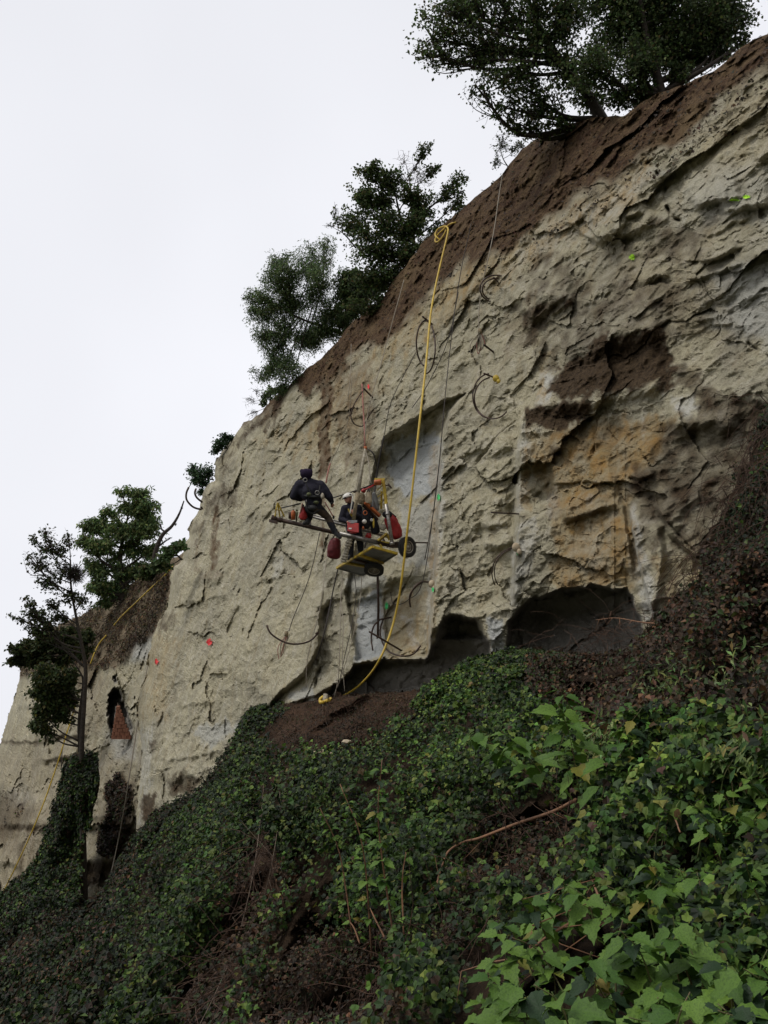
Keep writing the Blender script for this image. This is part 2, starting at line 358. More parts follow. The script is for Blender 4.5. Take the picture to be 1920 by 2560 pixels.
WHITE = [([(1345, 930), (1395, 915), (1390, 980), (1378, 1010), (1345, 1020)], .8, 9), ([(1305, 1062), (1322, 1058), (1335, 1200), (1310, 1270), (1297, 1300), (1300, 1160)], .6, 12),
         ([(1665, 985), (1730, 975), (1750, 1010), (1720, 1045), (1680, 1020)], .8, 14), ([(1568, 1255), (1582, 1252), (1625, 1440), (1635, 1560), (1600, 1550), (1580, 1400)], .75, 8),
         ([(1310, 590), (1500, 500), (1640, 410), (1660, 430), (1500, 560), (1330, 660), (1240, 700)], .5, 22), ([(1088, 1120), (1112, 1080), (1104, 1330), (1094, 1440), (1070, 1620), (1060, 1600)], .6, 6),
         ([(1300, 1290), (1345, 1290), (1330, 1400), (1290, 1500), (1268, 1545), (1278, 1400)], .55, 10), ([(1460, 1230), (1480, 1225), (1480, 1260), (1462, 1262)], .9, 5), ([(1598, 1040), (1606, 1040), (1604, 1100), (1598, 1098)], .7, 3),
         ([(1000, 1520), (1030, 1560), (1045, 1630), (1030, 1630)], .9, 6), ([(350, 1830), (385, 1800), (380, 1960), (348, 2060), (346, 1960)], .5, 8), ([(1380, 860), (1250, 700), (1180, 760), (1300, 700)], .15, 20),
         ([(1480, 1300), (1560, 1290), (1590, 1440), (1480, 1460), (1420, 1420), (1440, 1340)], .4, 26), ([(680, 1400), (705, 1388), (706, 1420), (680, 1445)], .5, 6)]
GREY = [([(962, 1110), (1040, 1085), (1104, 1080), (1095, 1240), (1010, 1240), (975, 1180)], .95, 8), ([(893, 1500), (950, 1470), (965, 1640), (890, 1655)], .95, 6), ([(1000, 1260), (1090, 1250), (1085, 1420), (1000, 1400)], .45, 14),
        ([(1215, 1540), (1262, 1545), (1262, 1650), (1236, 1660), (1222, 1600)], .8, 6), ([(490, 1830), (560, 1800), (600, 1830), (520, 1870)], .5, 12), ([(1360, 1240), (1395, 1210), (1400, 1290), (1370, 1300)], .5, 8), ([(1790, 690), (1950, 640), (1950, 900), (1800, 820)], .45, 40), ([(1640, 470), (1950, 350), (1950, 560), (1700, 560)], .25, 60), ([(720, 1735), (790, 1715), (790, 1750), (720, 1755)], .6, 6), ([(860, 1440), (960, 1440), (960, 1470), (870, 1475)], .5, 8)]
STAIN = [([(1340, 1060), (1680, 1040), (1640, 1200), (1620, 1460), (1400, 1460), (1330, 1200)], .2, 30), ([(1500, 600), (1800, 560), (1860, 900), (1640, 820), (1500, 760)], .25, 40), ([(800, 960), (832, 955), (828, 1170), (800, 1200), (797, 1060)], .95, 4), ([(808, 1170), (812, 1330), (808, 1390), (802, 1390), (802, 1200)], .75, 3), ([(535, 1262), (550, 1262), (545, 1430), (528, 1430)], .8, 4), ([(486, 1350), (492, 1350), (492, 1430), (484, 1430)], .5, 4),
         ([(835, 960), (900, 900), (940, 900), (935, 1060), (920, 1160), (880, 1180), (845, 1100)], .4, 14), ([(868, 980), (876, 980), (874, 1180), (866, 1180)], .6, 3), ([(905, 960), (914, 960), (912, 1120), (904, 1120)], .7, 3), ([(500, 1430), (560, 1435), (540, 1450), (490, 1450)], .4, 6),
         ([(1560, 1380), (1575, 1380), (1590, 1440), (1580, 1450)], .4, 5), ([(1270, 800), (1320, 720), (1340, 760), (1300, 860), (1260, 900)], .3, 20)]
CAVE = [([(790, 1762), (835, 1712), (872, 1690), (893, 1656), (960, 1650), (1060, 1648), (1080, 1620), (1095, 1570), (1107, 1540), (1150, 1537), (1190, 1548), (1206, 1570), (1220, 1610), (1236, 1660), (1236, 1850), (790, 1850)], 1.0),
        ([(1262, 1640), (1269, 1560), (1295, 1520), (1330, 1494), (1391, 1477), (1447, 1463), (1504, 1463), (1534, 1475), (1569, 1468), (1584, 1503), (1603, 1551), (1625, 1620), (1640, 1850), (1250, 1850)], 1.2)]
# ledges: (polyline left to right with the proud rock above it, bulge m, decay px, underside px)
LEDGE = [([(925, 1150), (945, 1110), (982, 1056), (1045, 1036), (1109, 997), (1182, 974)], .6, 130, 66),
         ([(470, 1432), (490, 1445), (530, 1444), (567, 1440)], .35, 40, 26), ([(445, 1520), (465, 1500), (500, 1498), (570, 1483)], .22, 40, 12), ([(650, 1440), (670, 1447), (700, 1436), (706, 1412)], .28, 45, 12),
         ([(1200, 1306), (1226, 1312), (1282, 1304)], .3, 50, 18), ([(1200, 1353), (1243, 1364), (1287, 1345)], .32, 40, 18), ([(1180, 1108), (1235, 1124), (1285, 1095)], .35, 80, 30),
         ([(850, 1462), (900, 1467), (960, 1446), (1000, 1440), (1086, 1425)], .5, 55, 36), ([(860, 1510), (900, 1496), (985, 1470)], .25, 30, 10),
         ([(650, 1780), (697, 1727), (755, 1680), (793, 1612), (797, 1520), (835, 1478)], .8, 90, 16), ([(680, 1762), (720, 1755), (790, 1735), (850, 1700), (890, 1655), (960, 1648), (1060, 1645)], .35, 60, 10),
         ([(1480, 602), (1549, 588), (1600, 565), (1640, 528)], .5, 70, 26), ([(1398, 551), (1435, 556), (1453, 579), (1499, 606), (1530, 600)], .22, 50, 8), ([(1540, 590), (1560, 540), (1620, 520)], .3, 60, 14),
         ([(1730, 520), (1765, 500), (1815, 492), (1860, 480)], .4, 45, 18), ([(1800, 530), (1870, 510), (1930, 505)], .4, 50, 18), ([(1740, 650), (1790, 640), (1850, 610)], .3, 30, 14), ([(1700, 700), (1760, 690), (1860, 650)], .3, 30, 14), ([(1600, 720), (1640, 680), (1680, 690)], .2, 30, 14), ([(1780, 810), (1810, 812), (1835, 806)], .2, 30, 7),
         ([(1302, 790), (1345, 752), (1380, 736), (1440, 733)], .5, 90, 50), ([(1400, 850), (1458, 868), (1526, 828), (1600, 818), (1665, 812)], .55, 80, 60), ([(1311, 1022), (1380, 1008), (1480, 1000), (1560, 968), (1670, 960)], .4, 60, 40),
         ([(1373, 1208), (1450, 1203), (1545, 1204)], .16, 60, 6), ([(1396, 1292), (1440, 1288), (1500, 1266), (1560, 1256)], .35, 60, 20), ([(1565, 1185), (1600, 1195), (1640, 1180)], .3, 30, 10), ([(1665, 1060), (1786, 1050), (1850, 1060)], .4, 50, 40),
         ([(1640, 1250), (1680, 1330), (1720, 1370), (1760, 1400)], .4, 60, 14), ([(500, 1290), (560, 1270), (640, 1285), (680, 1275)], .15, 60, 18), ([(585, 1095), (640, 1100), (700, 1060), (730, 1040)], .35, 40, 22), ([(600, 1125), (660, 1118), (740, 1135)], .12, 30, 8),
         ([(400, 1900), (470, 1890), (560, 1870)], .2, 40, 12), ([(440, 1770), (470, 1760), (540, 1750)], .15, 30, 10), ([(420, 1970), (460, 1920), (505, 1955)], .35, 40, 20), ([(1880, 400), (1920, 380), (1990, 360)], .3, 40, 14)]
# vertical steps: the proud side lies to the LEFT of travel
STEP = [([(1072, 1642), (1090, 1440), (1098, 1300), (1106, 1100), (1130, 1030), (1172, 980)], -1.25, 140, 9), ([(1285, 1540), (1300, 1300), (1305, 1060), (1330, 1000)], -.6, 90, 16), ([(1580, 1440), (1560, 1300), (1552, 1250)], .25, 30, 8),
        ([(795, 1715), (793, 1612), (797, 1520), (808, 1460)], .25, 24, 7), ([(935, 1170), (900, 1290), (880, 1420)], .25, 60, 30), ([(700, 1440), (706, 1400), (700, 1380)], -.2, 20, 5), ([(740, 1480), (760, 1400), (790, 1350)], -.25, 60, 14), ([(960, 1640), (955, 1500), (965, 1470)], .18, 30, 8), ([(1640, 1560), (1600, 1400), (1575, 1260)], -.3, 40, 8), ([(1630, 1540), (1650, 1400), (1640, 1300)], .3, 40, 20)]
CRACK = [([(1627, 409), (1645, 441), (1659, 469), (1652, 496), (1668, 524), (1672, 540), (1696, 547)], .35, 5), ([(1640, 1245), (1665, 1300), (1720, 1365), (1760, 1405)], .14, 4), ([(1340, 1245), (1365, 1225), (1375, 1205)], .2, 4), ([(1872, 860), (1900, 880), (1940, 900)], .12, 4), ([(1740, 1180), (1760, 1270), (1770, 1370)], .07, 4),
         ([(795, 1520), (793, 1612), (796, 1716)], .35, 4), ([(800, 960), (801, 1190)], .12, 5), ([(829, 960), (828, 1170)], .12, 5), ([(610, 1118), (650, 1130), (740, 1125), (800, 1140)], .1, 3), ([(905, 980), (905, 1110)], .15, 4), ([(1440, 640), (1470, 690), (1500, 700)], .1, 5)]
def facets(P, cell, seed):
    """broken-rock facets: every cell of a jittered lattice is its own tilted plane"""
    r = np.random.RandomState(seed); tab = r.rand(512, 7); Q = P / cell; I = np.floor(Q).astype(np.int64); b = np.full(len(P), 1e9); b2 = b.copy(); val = np.zeros(len(P))
    for dx in (-1, 0, 1):
        for dy in (-1, 0, 1):
            for dz in (-1, 0, 1):
                J = I + np.array([dx, dy, dz]); h = _perm[(_perm[(_perm[J[:, 0] & 511] + J[:, 1]) & 511] + J[:, 2]) & 511]; t = tab[h]
                v = Q - (J + t[:, :3]); d2 = (v * v).sum(1); m = d2 < b; b2 = np.where(m, b, np.minimum(b2, d2)); val = np.where(m, (t[:, 3] - .5) + ((t[:, 4:7] - .5) * 2.2 * v).sum(1), val); b = np.where(m, d2, b)
    return val, np.sqrt(b2) - np.sqrt(b)
def rock_relief(P, s=1.0, kb=0):
    Pw = P + s * .25 * np.stack([noise(P, .8 * s, 1), noise(P, .8 * s, 2), noise(P, .8 * s, 3)], 1) + s * .05 * np.stack([noise(P, .2 * s, 4), noise(P, .2 * s, 5), noise(P, .2 * s, 6)], 1)
    # bedding dips a little: turn the lattice
    B = np.stack([Pw[:, 0] * .9 - Pw[:, 1] * .4, Pw[:, 0] * .4 + Pw[:, 1] * .9, Pw[:, 2] * 1.5 + .35 * Pw[:, 0]], 1)
    a, ea = facets(B, 2.3 * s, 3); c, ec = facets(B, .8 * s, 4); e, ee = facets(B, .3 * s, 5); f, ef = facets(B, .13 * s, 6)
    k = .5 + .5 * ss(-.3, .4, noise(P, 2.5 * s, 44) + kb)
    return k * (.30 * s * a + .075 * s * c + .030 * s * e + .013 * s * f + .018 * s * np.exp(-(ea / .03) ** 2))
def make_cliff(name, poly, x0, x1, y0, y1, step, base, feats, back, masks, smooth=False):
    xs = np.concatenate([np.arange(x0, 1950, step), np.arange(1950, x1 + 9, 9.0)]) if x1 > 1950 else np.arange(x0, x1 + step, step).astype(float); ys = np.arange(y0, y1 + step, step); nx, ny = len(xs), len(ys)
    PX, PY = np.meshgrid(xs, ys); px = PX.ravel().astype(float); py = PY.ravel().astype(float)
    jr = np.random.RandomState(1); 
    d0 = base(px, py); P0 = W(px, py, d0)
    # ragged outline: warp the outline test a little
    rag = 5 * noise(P0, .9) + 3.5 * noise(P0, .35, 9)
    sd0 = sdf(px, py, poly) + rag * ss(-200, 0, -np.abs(px - 1000) + 1200)
    # snap nodes lying just outside onto the outline
    g = sd0.reshape(ny, nx); gy, gx = np.gradient(g, ys, xs); gl = np.hypot(gx, gy) + 1e-6
    m = (sd0 > 0) & (sd0 < step * 1.6)
    px2 = px - np.where(m, sd0 * (gx / gl).ravel(), 0); py2 = py - np.where(m, sd0 * (gy / gl).ravel(), 0)
    keep = sd0 < step * 1.6
    idx = -np.ones(len(px), np.int64); idx[keep] = np.arange(keep.sum())
    px, py, d0, P0 = px2[keep], py2[keep], d0[keep], P0[keep]
    off, ma, mb = feats(px, py, d0, P0)
    D = d0 + off; V = W(px, py, D)
    I = idx.reshape(ny, nx); q = np.stack([I[:-1, :-1], I[1:, :-1], I[1:, 1:], I[:-1, 1:]], -1).reshape(-1, 4); q = q[(q >= 0).all(1)]
    # skirt: open edges run back behind the rim
    e = np.concatenate([q[:, [0, 1]], q[:, [1, 2]], q[:, [2, 3]], q[:, [3, 0]]]); key = np.sort(e, 1); k1 = key[:, 0] * 10 ** 7 + key[:, 1]
    u, inv, cnt = np.unique(k1, return_inverse=True, return_counts=True); be = e[cnt[inv] == 1]
    bv = np.unique(be); mp = {v: i + len(V) for i, v in enumerate(bv)}
    nb = len(bv); V2 = V[bv] + back * 2.0 + nr.normal(size=(nb, 3)) * .05; V3 = V[bv] + back * 22 + A(0, 0, .5) * np.linalg.norm(back)
    f2 = np.array([(b, a, mp[a], mp[b]) for a, b in be]); f3 = f2.copy(); f3[:, 0] = f2[:, 3]; f3[:, 1] = f2[:, 2]; f3[:, 2] = f2[:, 2] + nb; f3[:, 3] = f2[:, 3] + nb
    Va = np.concatenate([V, V2, V3]); ma = np.concatenate([ma, ma[bv], ma[bv]]); mb = np.concatenate([mb, mb[bv], mb[bv]])
    o = big_mesh(name, Va, np.concatenate([q, f2, f3]), M['rock'], None, smooth, {'mask_a': ma, 'mask_b': mb})
    full = np.full(nx * ny, np.nan); full[np.where(idx >= 0)[0]] = D
    return o, (xs, ys, full.reshape(ny, nx))
def lookup(T, x, y):
    xs, ys, Dm = T; i = int(np.argmin(np.abs(xs - x))); j = int(round((y - ys[0]) / (ys[1] - ys[0])))
    v = Dm[max(j - 1, 0):j + 2, max(i - 1, 0):i + 2]
    return float(np.nanmin(v)) if np.isfinite(v).any() else float('nan')
def apply_ledge(off, px, py, wx, wy, item, d0, step=False):
    poly, a, h, wd = item; X = [p[0] for p in poly]; Y = [p[1] for p in poly]; R = h * 2.6
    s = np.where((px > min(X) - R) & (px < max(X) + R) & (py > min(Y) - R) & (py < max(Y) + R))[0]
    if not len(s): return
    dist, side, run, L = polydist(wx[s], wy[s], poly, False)
    if step and a < 0: side = -side; a = -a
    up = side < 0
    tap = ss(0, .12 * L + 6, run) * ss(0, .12 * L + 6, L - run)
    # distance past the ends fades out
    e = np.where(up, np.exp(-dist / h), 1 - ss(0, wd, dist))
    off[s] -= a * e * tap * np.where((run <= .01) | (run >= L - .01), np.exp(-dist / 10), 1)
def random_ledges(n, x0, x1, y0, y1, seed, d_of):
    r = random.Random(seed); L = []
    for i in range(n):
        x = r.uniform(x0, x1); y = r.uniform(y0, y1); s = 20 / float(d_of(A(x), A(y))[0])
        ln = r.choice([20, 30, 45, 70, 110]) * s * r.uniform(.7, 1.3); an = R_(r.gauss(-14, 17)); pts = []
        for k in range(5):
            t = (k / 4 - .5) * ln; pts.append((x + t * math.cos(an) + r.uniform(-1, 1) * ln * .05, y + t * math.sin(an) + r.uniform(-1, 1) * ln * .10))
        L.append((pts, r.uniform(.02, .10) * (ln / s / 60) ** .6, ln * .5, max(3.5, ln * r.uniform(.06, .2))))
    return L
def near_feats(px, py, d, P):
    wx = px + 5 * noise(P, .5, 3) + 9 * noise(P, 1.7, 5); wy = py + 5 * noise(P, .5, 31) + 9 * noise(P, 1.7, 35)
    sx = px + 2.5 * noise(P, .3, 3); sy = py + 2.5 * noise(P, .3, 31)
    off = np.zeros(len(px))
    for it in LEDGE: apply_ledge(off, px, py, sx, sy, it, d)
    for it in STEP: apply_ledge(off, px, py, sx, sy, it, d, True)
    for it in random_ledges(80, 340, 1250, 400, 2050, 11, plane_d) + random_ledges(45, 1250, 1950, 200, 1600, 12, plane_d): apply_ledge(off, px, py, sx, sy, it, d)
    for poly, a, wd in CRACK:
        dist, _, run, L = polydist(wx, wy, poly, False); off += a * (.6 + 1.2 * noise(P, .25, 8)).clip(0, 1.5) * np.exp(-(dist / wd) ** 2)
    # recessed panel right of the rig
    pan = [(935, 1160), (957, 1092), (1045, 1038), (1109, 997), (1172, 978), (1128, 1032), (1108, 1100), (1098, 1300), (1092, 1440), (1072, 1645), (960, 1650), (890, 1655), (860, 1480), (900, 1300)]
    ps = sdf(sx, sy, pan); panel = ss(0, -14, ps); off += .6 * ss(1, -10, ps) + .35 * ss(-10, -60, ps)
    cave = np.zeros(len(px))
    for poly, a in CAVE:
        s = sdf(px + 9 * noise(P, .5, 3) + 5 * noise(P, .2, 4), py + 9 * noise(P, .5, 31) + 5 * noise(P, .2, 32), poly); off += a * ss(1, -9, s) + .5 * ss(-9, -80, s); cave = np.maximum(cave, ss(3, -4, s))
    off += .5 * ss(0, -14, sdf(sx, sy, [(1120, 1530), (1200, 1545), (1225, 1600), (1100, 1600)]))
    # soil band lies back
    soil = ss(16, -14, sdf(px + 30 * noise(P, 1.6, 3) + 14 * noise(P, .4, 8), py + 30 * noise(P, 1.6, 41) + 14 * noise(P, .4, 48), SOIL))
    dl = polydist(px, py, SOIL_LOW, False)[0]; inn = inside(px, py, SOIL)
    off += np.where(inn, np.minimum(dl, 260) * d / F * .75, 0)
    # vertices near outline curl away
    ed = polydist(px, py, RIM, False)[0]; lf = ss(720, 560, px)
    off += (1.3 * np.exp(-ed / 9) + .9 * np.exp(-ed / 35)) * lf * ss(1200, 1190, px)
    # broad and fine relief
    Pa = P * A(1, 1, 1.5)
    Pn = P * A(1, 1, 1.9)
    fl = 1 - .15 * cave
    off += fl * (1 - .6 * panel) * rock_relief(P, 1.0, ss(900, 1300, px) * .2)
    off += fl * (.34 * fbm(Pa, 3.2, 2, 2) + .10 * noise(Pn, 1.1, 7) + .06 * noise(Pn, .55, 12) + .035 * noise(P, .27, 19) + .026 * noise(P, .13, 25) + .013 * noise(P, .07, 28))
    rg = 1 - np.abs(noise(Pn, .85, 50)); off += fl * -.09 * rg ** 3
    rg = 1 - np.abs(noise(Pn, .33, 60)); off += -.045 * rg ** 3
    off += soil * (.22 * noise(P, .9, 70) + .15 * noise(P, .4, 74) + .10 * noise(P, .18, 78) + .05 * noise(P, .09, 79))
    def msk(L):
        r = np.zeros(len(px))
        for poly, a, sf in L: r = np.maximum(r, a * ss(sf * .7, -sf * .7, sdf(wx, wy, poly) + sf * 1.1 * noise(P, .5, 90) + min(sf, 14) * (1.0 * noise(P, .2, 91) + .7 * noise(P, .09, 92))))
        return r
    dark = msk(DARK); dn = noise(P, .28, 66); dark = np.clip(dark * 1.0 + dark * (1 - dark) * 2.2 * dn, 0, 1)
    off += dark * (.07 * noise(P, .2, 80))
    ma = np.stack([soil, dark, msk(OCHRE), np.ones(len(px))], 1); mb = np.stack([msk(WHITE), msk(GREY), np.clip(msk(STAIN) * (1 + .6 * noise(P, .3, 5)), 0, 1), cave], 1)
    return off, ma, mb
BACK = A(.82, .57, 0)
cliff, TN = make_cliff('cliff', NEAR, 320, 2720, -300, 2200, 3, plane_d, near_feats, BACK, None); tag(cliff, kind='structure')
# the farther face beyond the buttress
FAR = [(4, 1852), (10, 1820), (22, 1785), (39, 1737), (50, 1675), (44, 1655), (60, 1625), (100, 1590), (150, 1562), (195, 1540), (240, 1518), (290, 1488), (340, 1452), (380, 1425), (430, 1400), (520, 1350), (620, 1300), (640, 2420), (-140, 2420), (-90, 2150), (-50, 2020), (-20, 1930)]
FSOIL = [(40, 1700), (40, 1600), (240, 1500), (440, 1380), (640, 1280), (640, 1540), (430, 1545), (385, 1590), (345, 1610), (330, 1640), (290, 1672), (240, 1668), (180, 1665), (120, 1672), (70, 1690)]
FHOLE = [([(284, 1690), (294, 1684), (293, 1705), (285, 1712)], 1.2), ([(272, 1735), (282, 1718), (298, 1716), (302, 1735), (318, 1775), (332, 1822), (322, 1826), (300, 1800), (290, 1765), (284, 1822), (272, 1822), (268, 1780)], 1.6), ([(272, 1735), (298, 1716), (332, 1822), (328, 1846), (275, 1846)], .8)]
FLEDGE = [([(20, 1790), (60, 1760), (130, 1770)], .5, 60, 12), ([(90, 1980), (95, 2050), (130, 2110)], .6, 40, 12), ([(230, 1900), (240, 1990), (236, 2060)], .5, 40, 10), ([(-40, 2160), (20, 2150), (60, 2170)], .7, 50, 16), ([(100, 1860), (128, 1838), (170, 1834), (235, 1836)], .7, 50, 14), ([(95, 1900), (150, 1888), (200, 1880)], .7, 40, 16), ([(0, 1850), (60, 1853), (110, 1850)], .3, 40, 6), ([(0, 2052), (80, 2060), (150, 2062)], .9, 60, 22), ([(200, 2070), (270, 2060), (340, 2055)], .5, 50, 12), ([(195, 2150), (250, 2146), (290, 2140)], .8, 30, 40),
          ([(200, 1860), (240, 1880), (280, 1850)], .4, 30, 10), ([(150, 2300), (200, 2270), (250, 2255)], .5, 30, 14), ([(60, 2060), (50, 2120), (55, 2220)], .6, 30, 10)]
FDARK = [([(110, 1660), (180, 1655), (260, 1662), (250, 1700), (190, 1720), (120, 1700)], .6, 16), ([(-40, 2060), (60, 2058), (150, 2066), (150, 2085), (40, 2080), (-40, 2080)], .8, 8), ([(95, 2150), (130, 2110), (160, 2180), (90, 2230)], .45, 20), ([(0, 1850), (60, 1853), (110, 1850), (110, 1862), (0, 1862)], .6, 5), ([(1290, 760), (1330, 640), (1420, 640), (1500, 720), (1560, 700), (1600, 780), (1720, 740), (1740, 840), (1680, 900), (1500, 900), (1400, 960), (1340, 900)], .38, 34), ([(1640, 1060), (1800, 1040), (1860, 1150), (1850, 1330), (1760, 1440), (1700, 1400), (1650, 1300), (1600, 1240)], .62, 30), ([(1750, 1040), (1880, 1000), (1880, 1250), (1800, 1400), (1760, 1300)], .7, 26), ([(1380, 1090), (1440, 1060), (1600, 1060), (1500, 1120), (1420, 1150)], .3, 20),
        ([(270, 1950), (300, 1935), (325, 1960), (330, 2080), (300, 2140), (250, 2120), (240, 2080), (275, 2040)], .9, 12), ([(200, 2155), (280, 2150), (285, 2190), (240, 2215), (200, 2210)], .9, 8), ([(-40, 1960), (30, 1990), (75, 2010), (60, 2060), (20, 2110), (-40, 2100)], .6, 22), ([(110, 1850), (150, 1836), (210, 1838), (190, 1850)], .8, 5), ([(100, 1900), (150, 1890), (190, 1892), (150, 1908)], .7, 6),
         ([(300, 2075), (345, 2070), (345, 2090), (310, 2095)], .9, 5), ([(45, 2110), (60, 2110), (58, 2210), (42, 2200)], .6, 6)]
FSTAIN = [([(-60, 1840), (340, 1860), (340, 2420), (-60, 2420)], .3, 60), ([(150, 1660), (270, 1680), (260, 1840), (120, 1840)], .3, 20), ([(20, 1990), (130, 1990), (200, 2100), (190, 2300), (40, 2300), (-40, 2200), (-40, 2000)], .4, 40), ([(200, 1680), (260, 1690), (240, 1820), (200, 1800)], .3, 20), ([(0, 1900), (200, 1860), (200, 2060), (0, 2060)], .22, 40), ([(0, 2060), (120, 2070), (70, 2230), (0, 2220)], .45, 20), ([(270, 1930), (340, 1930), (335, 2060), (300, 2090)], .45, 16)]
def far_base(px, py): return plane_d(px, py, 17.6, .10, .72)
def far_feats(px, py, d, P):
    wx = px + 5 * noise(P, 1.0, 3); wy = py + 5 * noise(P, 1.0, 31); off = np.zeros(len(px))
    for it in FLEDGE: apply_ledge(off, px, py, wx, wy, it, d)
    for it in random_ledges(140, 0, 400, 1650, 2300, 21, far_base): apply_ledge(off, px, py, wx, wy, it, d)
    cave = np.zeros(len(px))
    for poly, a in FHOLE:
        s = sdf(px + 4 * noise(P, .5, 3) + 2.5 * noise(P, .22, 4), py + 4 * noise(P, .5, 5), poly); off += a * ss(1, -5, s); cave = np.maximum(cave, ss(2, -2, s))
    soil = ss(8, -8, sdf(wx, wy, FSOIL)); low = FSOIL[5:] + [FSOIL[0]]; dl = polydist(px, py, low, False)[0]
    off += np.where(inside(px, py, FSOIL), dl * d / F * .9, 0)
    ed = polydist(px, py, FAR[:5] + FAR[-3:], False)[0]; ed = np.minimum(ed, polydist(px, py, [(-50, 2020), (4, 1852), (50, 1675)], False)[0])
    off += 4.0 * np.exp(-ed / 8) + 3 * np.exp(-ed / 40)
    off += rock_relief(P, 1.5) * 1.5 * (1 - soil) + .6 * fbm(P * A(1, 1, 1.5), 4.5, 2, 12) + .25 * noise(P, 1.6, 17) + .14 * noise(P, .8, 22) + .09 * noise(P, .4, 29) + .05 * noise(P, .2, 35)
    off += soil * (.3 * noise(P, 1.1, 70) + .15 * noise(P, .5, 74))
    off -= 1.0 * np.exp(-np.maximum(360 - px, 0) / 30) * ss(1600, 1700, py) * 0
    def msk(L):
        r = np.zeros(len(px))
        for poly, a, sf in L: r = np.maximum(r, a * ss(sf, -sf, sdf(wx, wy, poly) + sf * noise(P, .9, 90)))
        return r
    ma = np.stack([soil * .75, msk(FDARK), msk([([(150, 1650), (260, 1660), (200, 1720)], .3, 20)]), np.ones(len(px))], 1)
    mb = np.stack([msk([([(0, 1980), (60, 1960), (90, 2000), (40, 2020)], .4, 16), ([(320, 1600), (370, 1600), (360, 1660), (310, 1660)], .4, 10)]), msk([([(330, 1590), (390, 1560), (380, 1640), (330, 1650)], .5, 12), ([(275, 1840), (340, 1840), (340, 1900), (280, 1900)], .5, 14)]), msk(FSTAIN), cave], 1)
    return off, ma, mb
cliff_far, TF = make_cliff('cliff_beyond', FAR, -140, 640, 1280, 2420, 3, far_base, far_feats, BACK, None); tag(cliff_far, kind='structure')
def cd_(x, y, near=True): 
    v = lookup(TN if near else TF, x, y); return v if v == v else float((plane_d if near else far_base)(A(x), A(y))[0])
# ---------------------------------------------------------------- overgrown slope below the cliff
SLOPE = [(-90, 2330), (0, 2235), (50, 2200), (90, 2160), (118, 2080), (148, 1985), (160, 1915), (185, 1885), (240, 1888), (246, 1930), (226, 2050), (206, 2090), (198, 2160), (196, 2235), (212, 2262), (260, 2225), (300, 2155), (340, 2085), (420, 2010), (500, 1958), (560, 1892), (600, 1812), (625, 1768), (690, 1752), (745, 1756), (830, 1744), (937, 1733), (1063, 1728), (1125, 1684), (1202, 1650), (1250, 1636), (1323, 1632),
         (1370, 1632), (1440, 1636), (1520, 1640), (1590, 1620), (1645, 1555), (1700, 1490), (1755, 1440), (1790, 1340), (1826, 1225), (1850, 1100), (1872, 1020), (1950, 990), (2200, 930), (2800, 700), (2800, 2760), (-90, 2760)]
def nd(x, y, k=.6): return float(plane_d(A(x), A(y))[0]) - k
CP = [(344, 2085, nd(344, 2085, .3)), (420, 2010, nd(420, 2010, .3)), (500, 1958, nd(500, 1958, .3)), (600, 1812, nd(600, 1812, .3)), (690, 1752, nd(690, 1752, .4)), (830, 1744, nd(830, 1744, .9)), (1063, 1728, nd(1063, 1728, 1.1)), (1125, 1684, nd(1125, 1684, 1.4)), (1250, 1636, nd(1250, 1636, 1.2)), (1440, 1636, nd(1440, 1636, 1.5)), (1600, 1615, nd(1600, 1615, 1.2)),
      (1755, 1440, nd(1755, 1440, .3)), (1826, 1225, nd(1826, 1225, .25)), (1872, 1020, nd(1872, 1020, .25)), (2200, 930, nd(2200, 930, .4)), (2720, 730, nd(2720, 730, .4)), (2720, 1300, 6.5), (2720, 1900, 4.4), (2720, 2500, 3.0), (2200, 1500, 8), (1900, 1500, 9.6), (1920, 1900, 6.6), (2200, 2300, 4.2), (1920, 2560, 3.9), (1500, 2560, 4.6), (1500, 2300, 6.2), (1200, 2560, 6.0), (1600, 2000, 8.2), (1500, 1800, 10.5),
      (1200, 2300, 8.6), (1200, 1950, 11.8), (900, 2560, 8), (900, 2200, 11.5), (800, 1950, 15), (600, 2560, 10), (600, 2200, 15.5), (400, 2560, 13), (420, 2200, 22), (260, 2225, 31), (260, 2450, 21), (150, 2560, 19), (0, 2560, 22), (0, 2300, 36), (190, 1900, 37), (200, 2100, 36), (100, 2250, 34), (-90, 2330, 40), (-90, 2760, 20), (2200, 2760, 3.3), (1000, 2760, 6.2), (300, 2760, 12)]
CX = np.array(CP)[:, :2] / 1000; CV = 1 / np.array(CP)[:, 2]
def _k(r): return np.where(r > 1e-9, r * r * np.log(r + 1e-12), 0)
_n = len(CX); _K = _k(np.linalg.norm(CX[:, None] - CX[None], axis=2)) + np.eye(_n) * .002; _Pm = np.concatenate([np.ones((_n, 1)), CX], 1)
_sol = np.linalg.solve(np.block([[_K, _Pm], [_Pm.T, np.zeros((3, 3))]]), np.concatenate([CV, [0, 0, 0]]))
def slope_base(px, py):
    q = np.stack([np.ravel(px), np.ravel(py)], 1) / 1000; r = np.zeros(len(q))
    for i in range(_n): r += _sol[i] * _k(np.hypot(q[:, 0] - CX[i, 0], q[:, 1] - CX[i, 1]))
    return 1 / np.clip(r + _sol[_n] + q @ _sol[_n + 1:], 1 / 45, 1 / 2.8)
def slope_off(P, d):
    return .9 * noise(P, 2.6, 4) + .7 * noise(P, 1.2, 6) + .34 * noise(P, .5, 9)
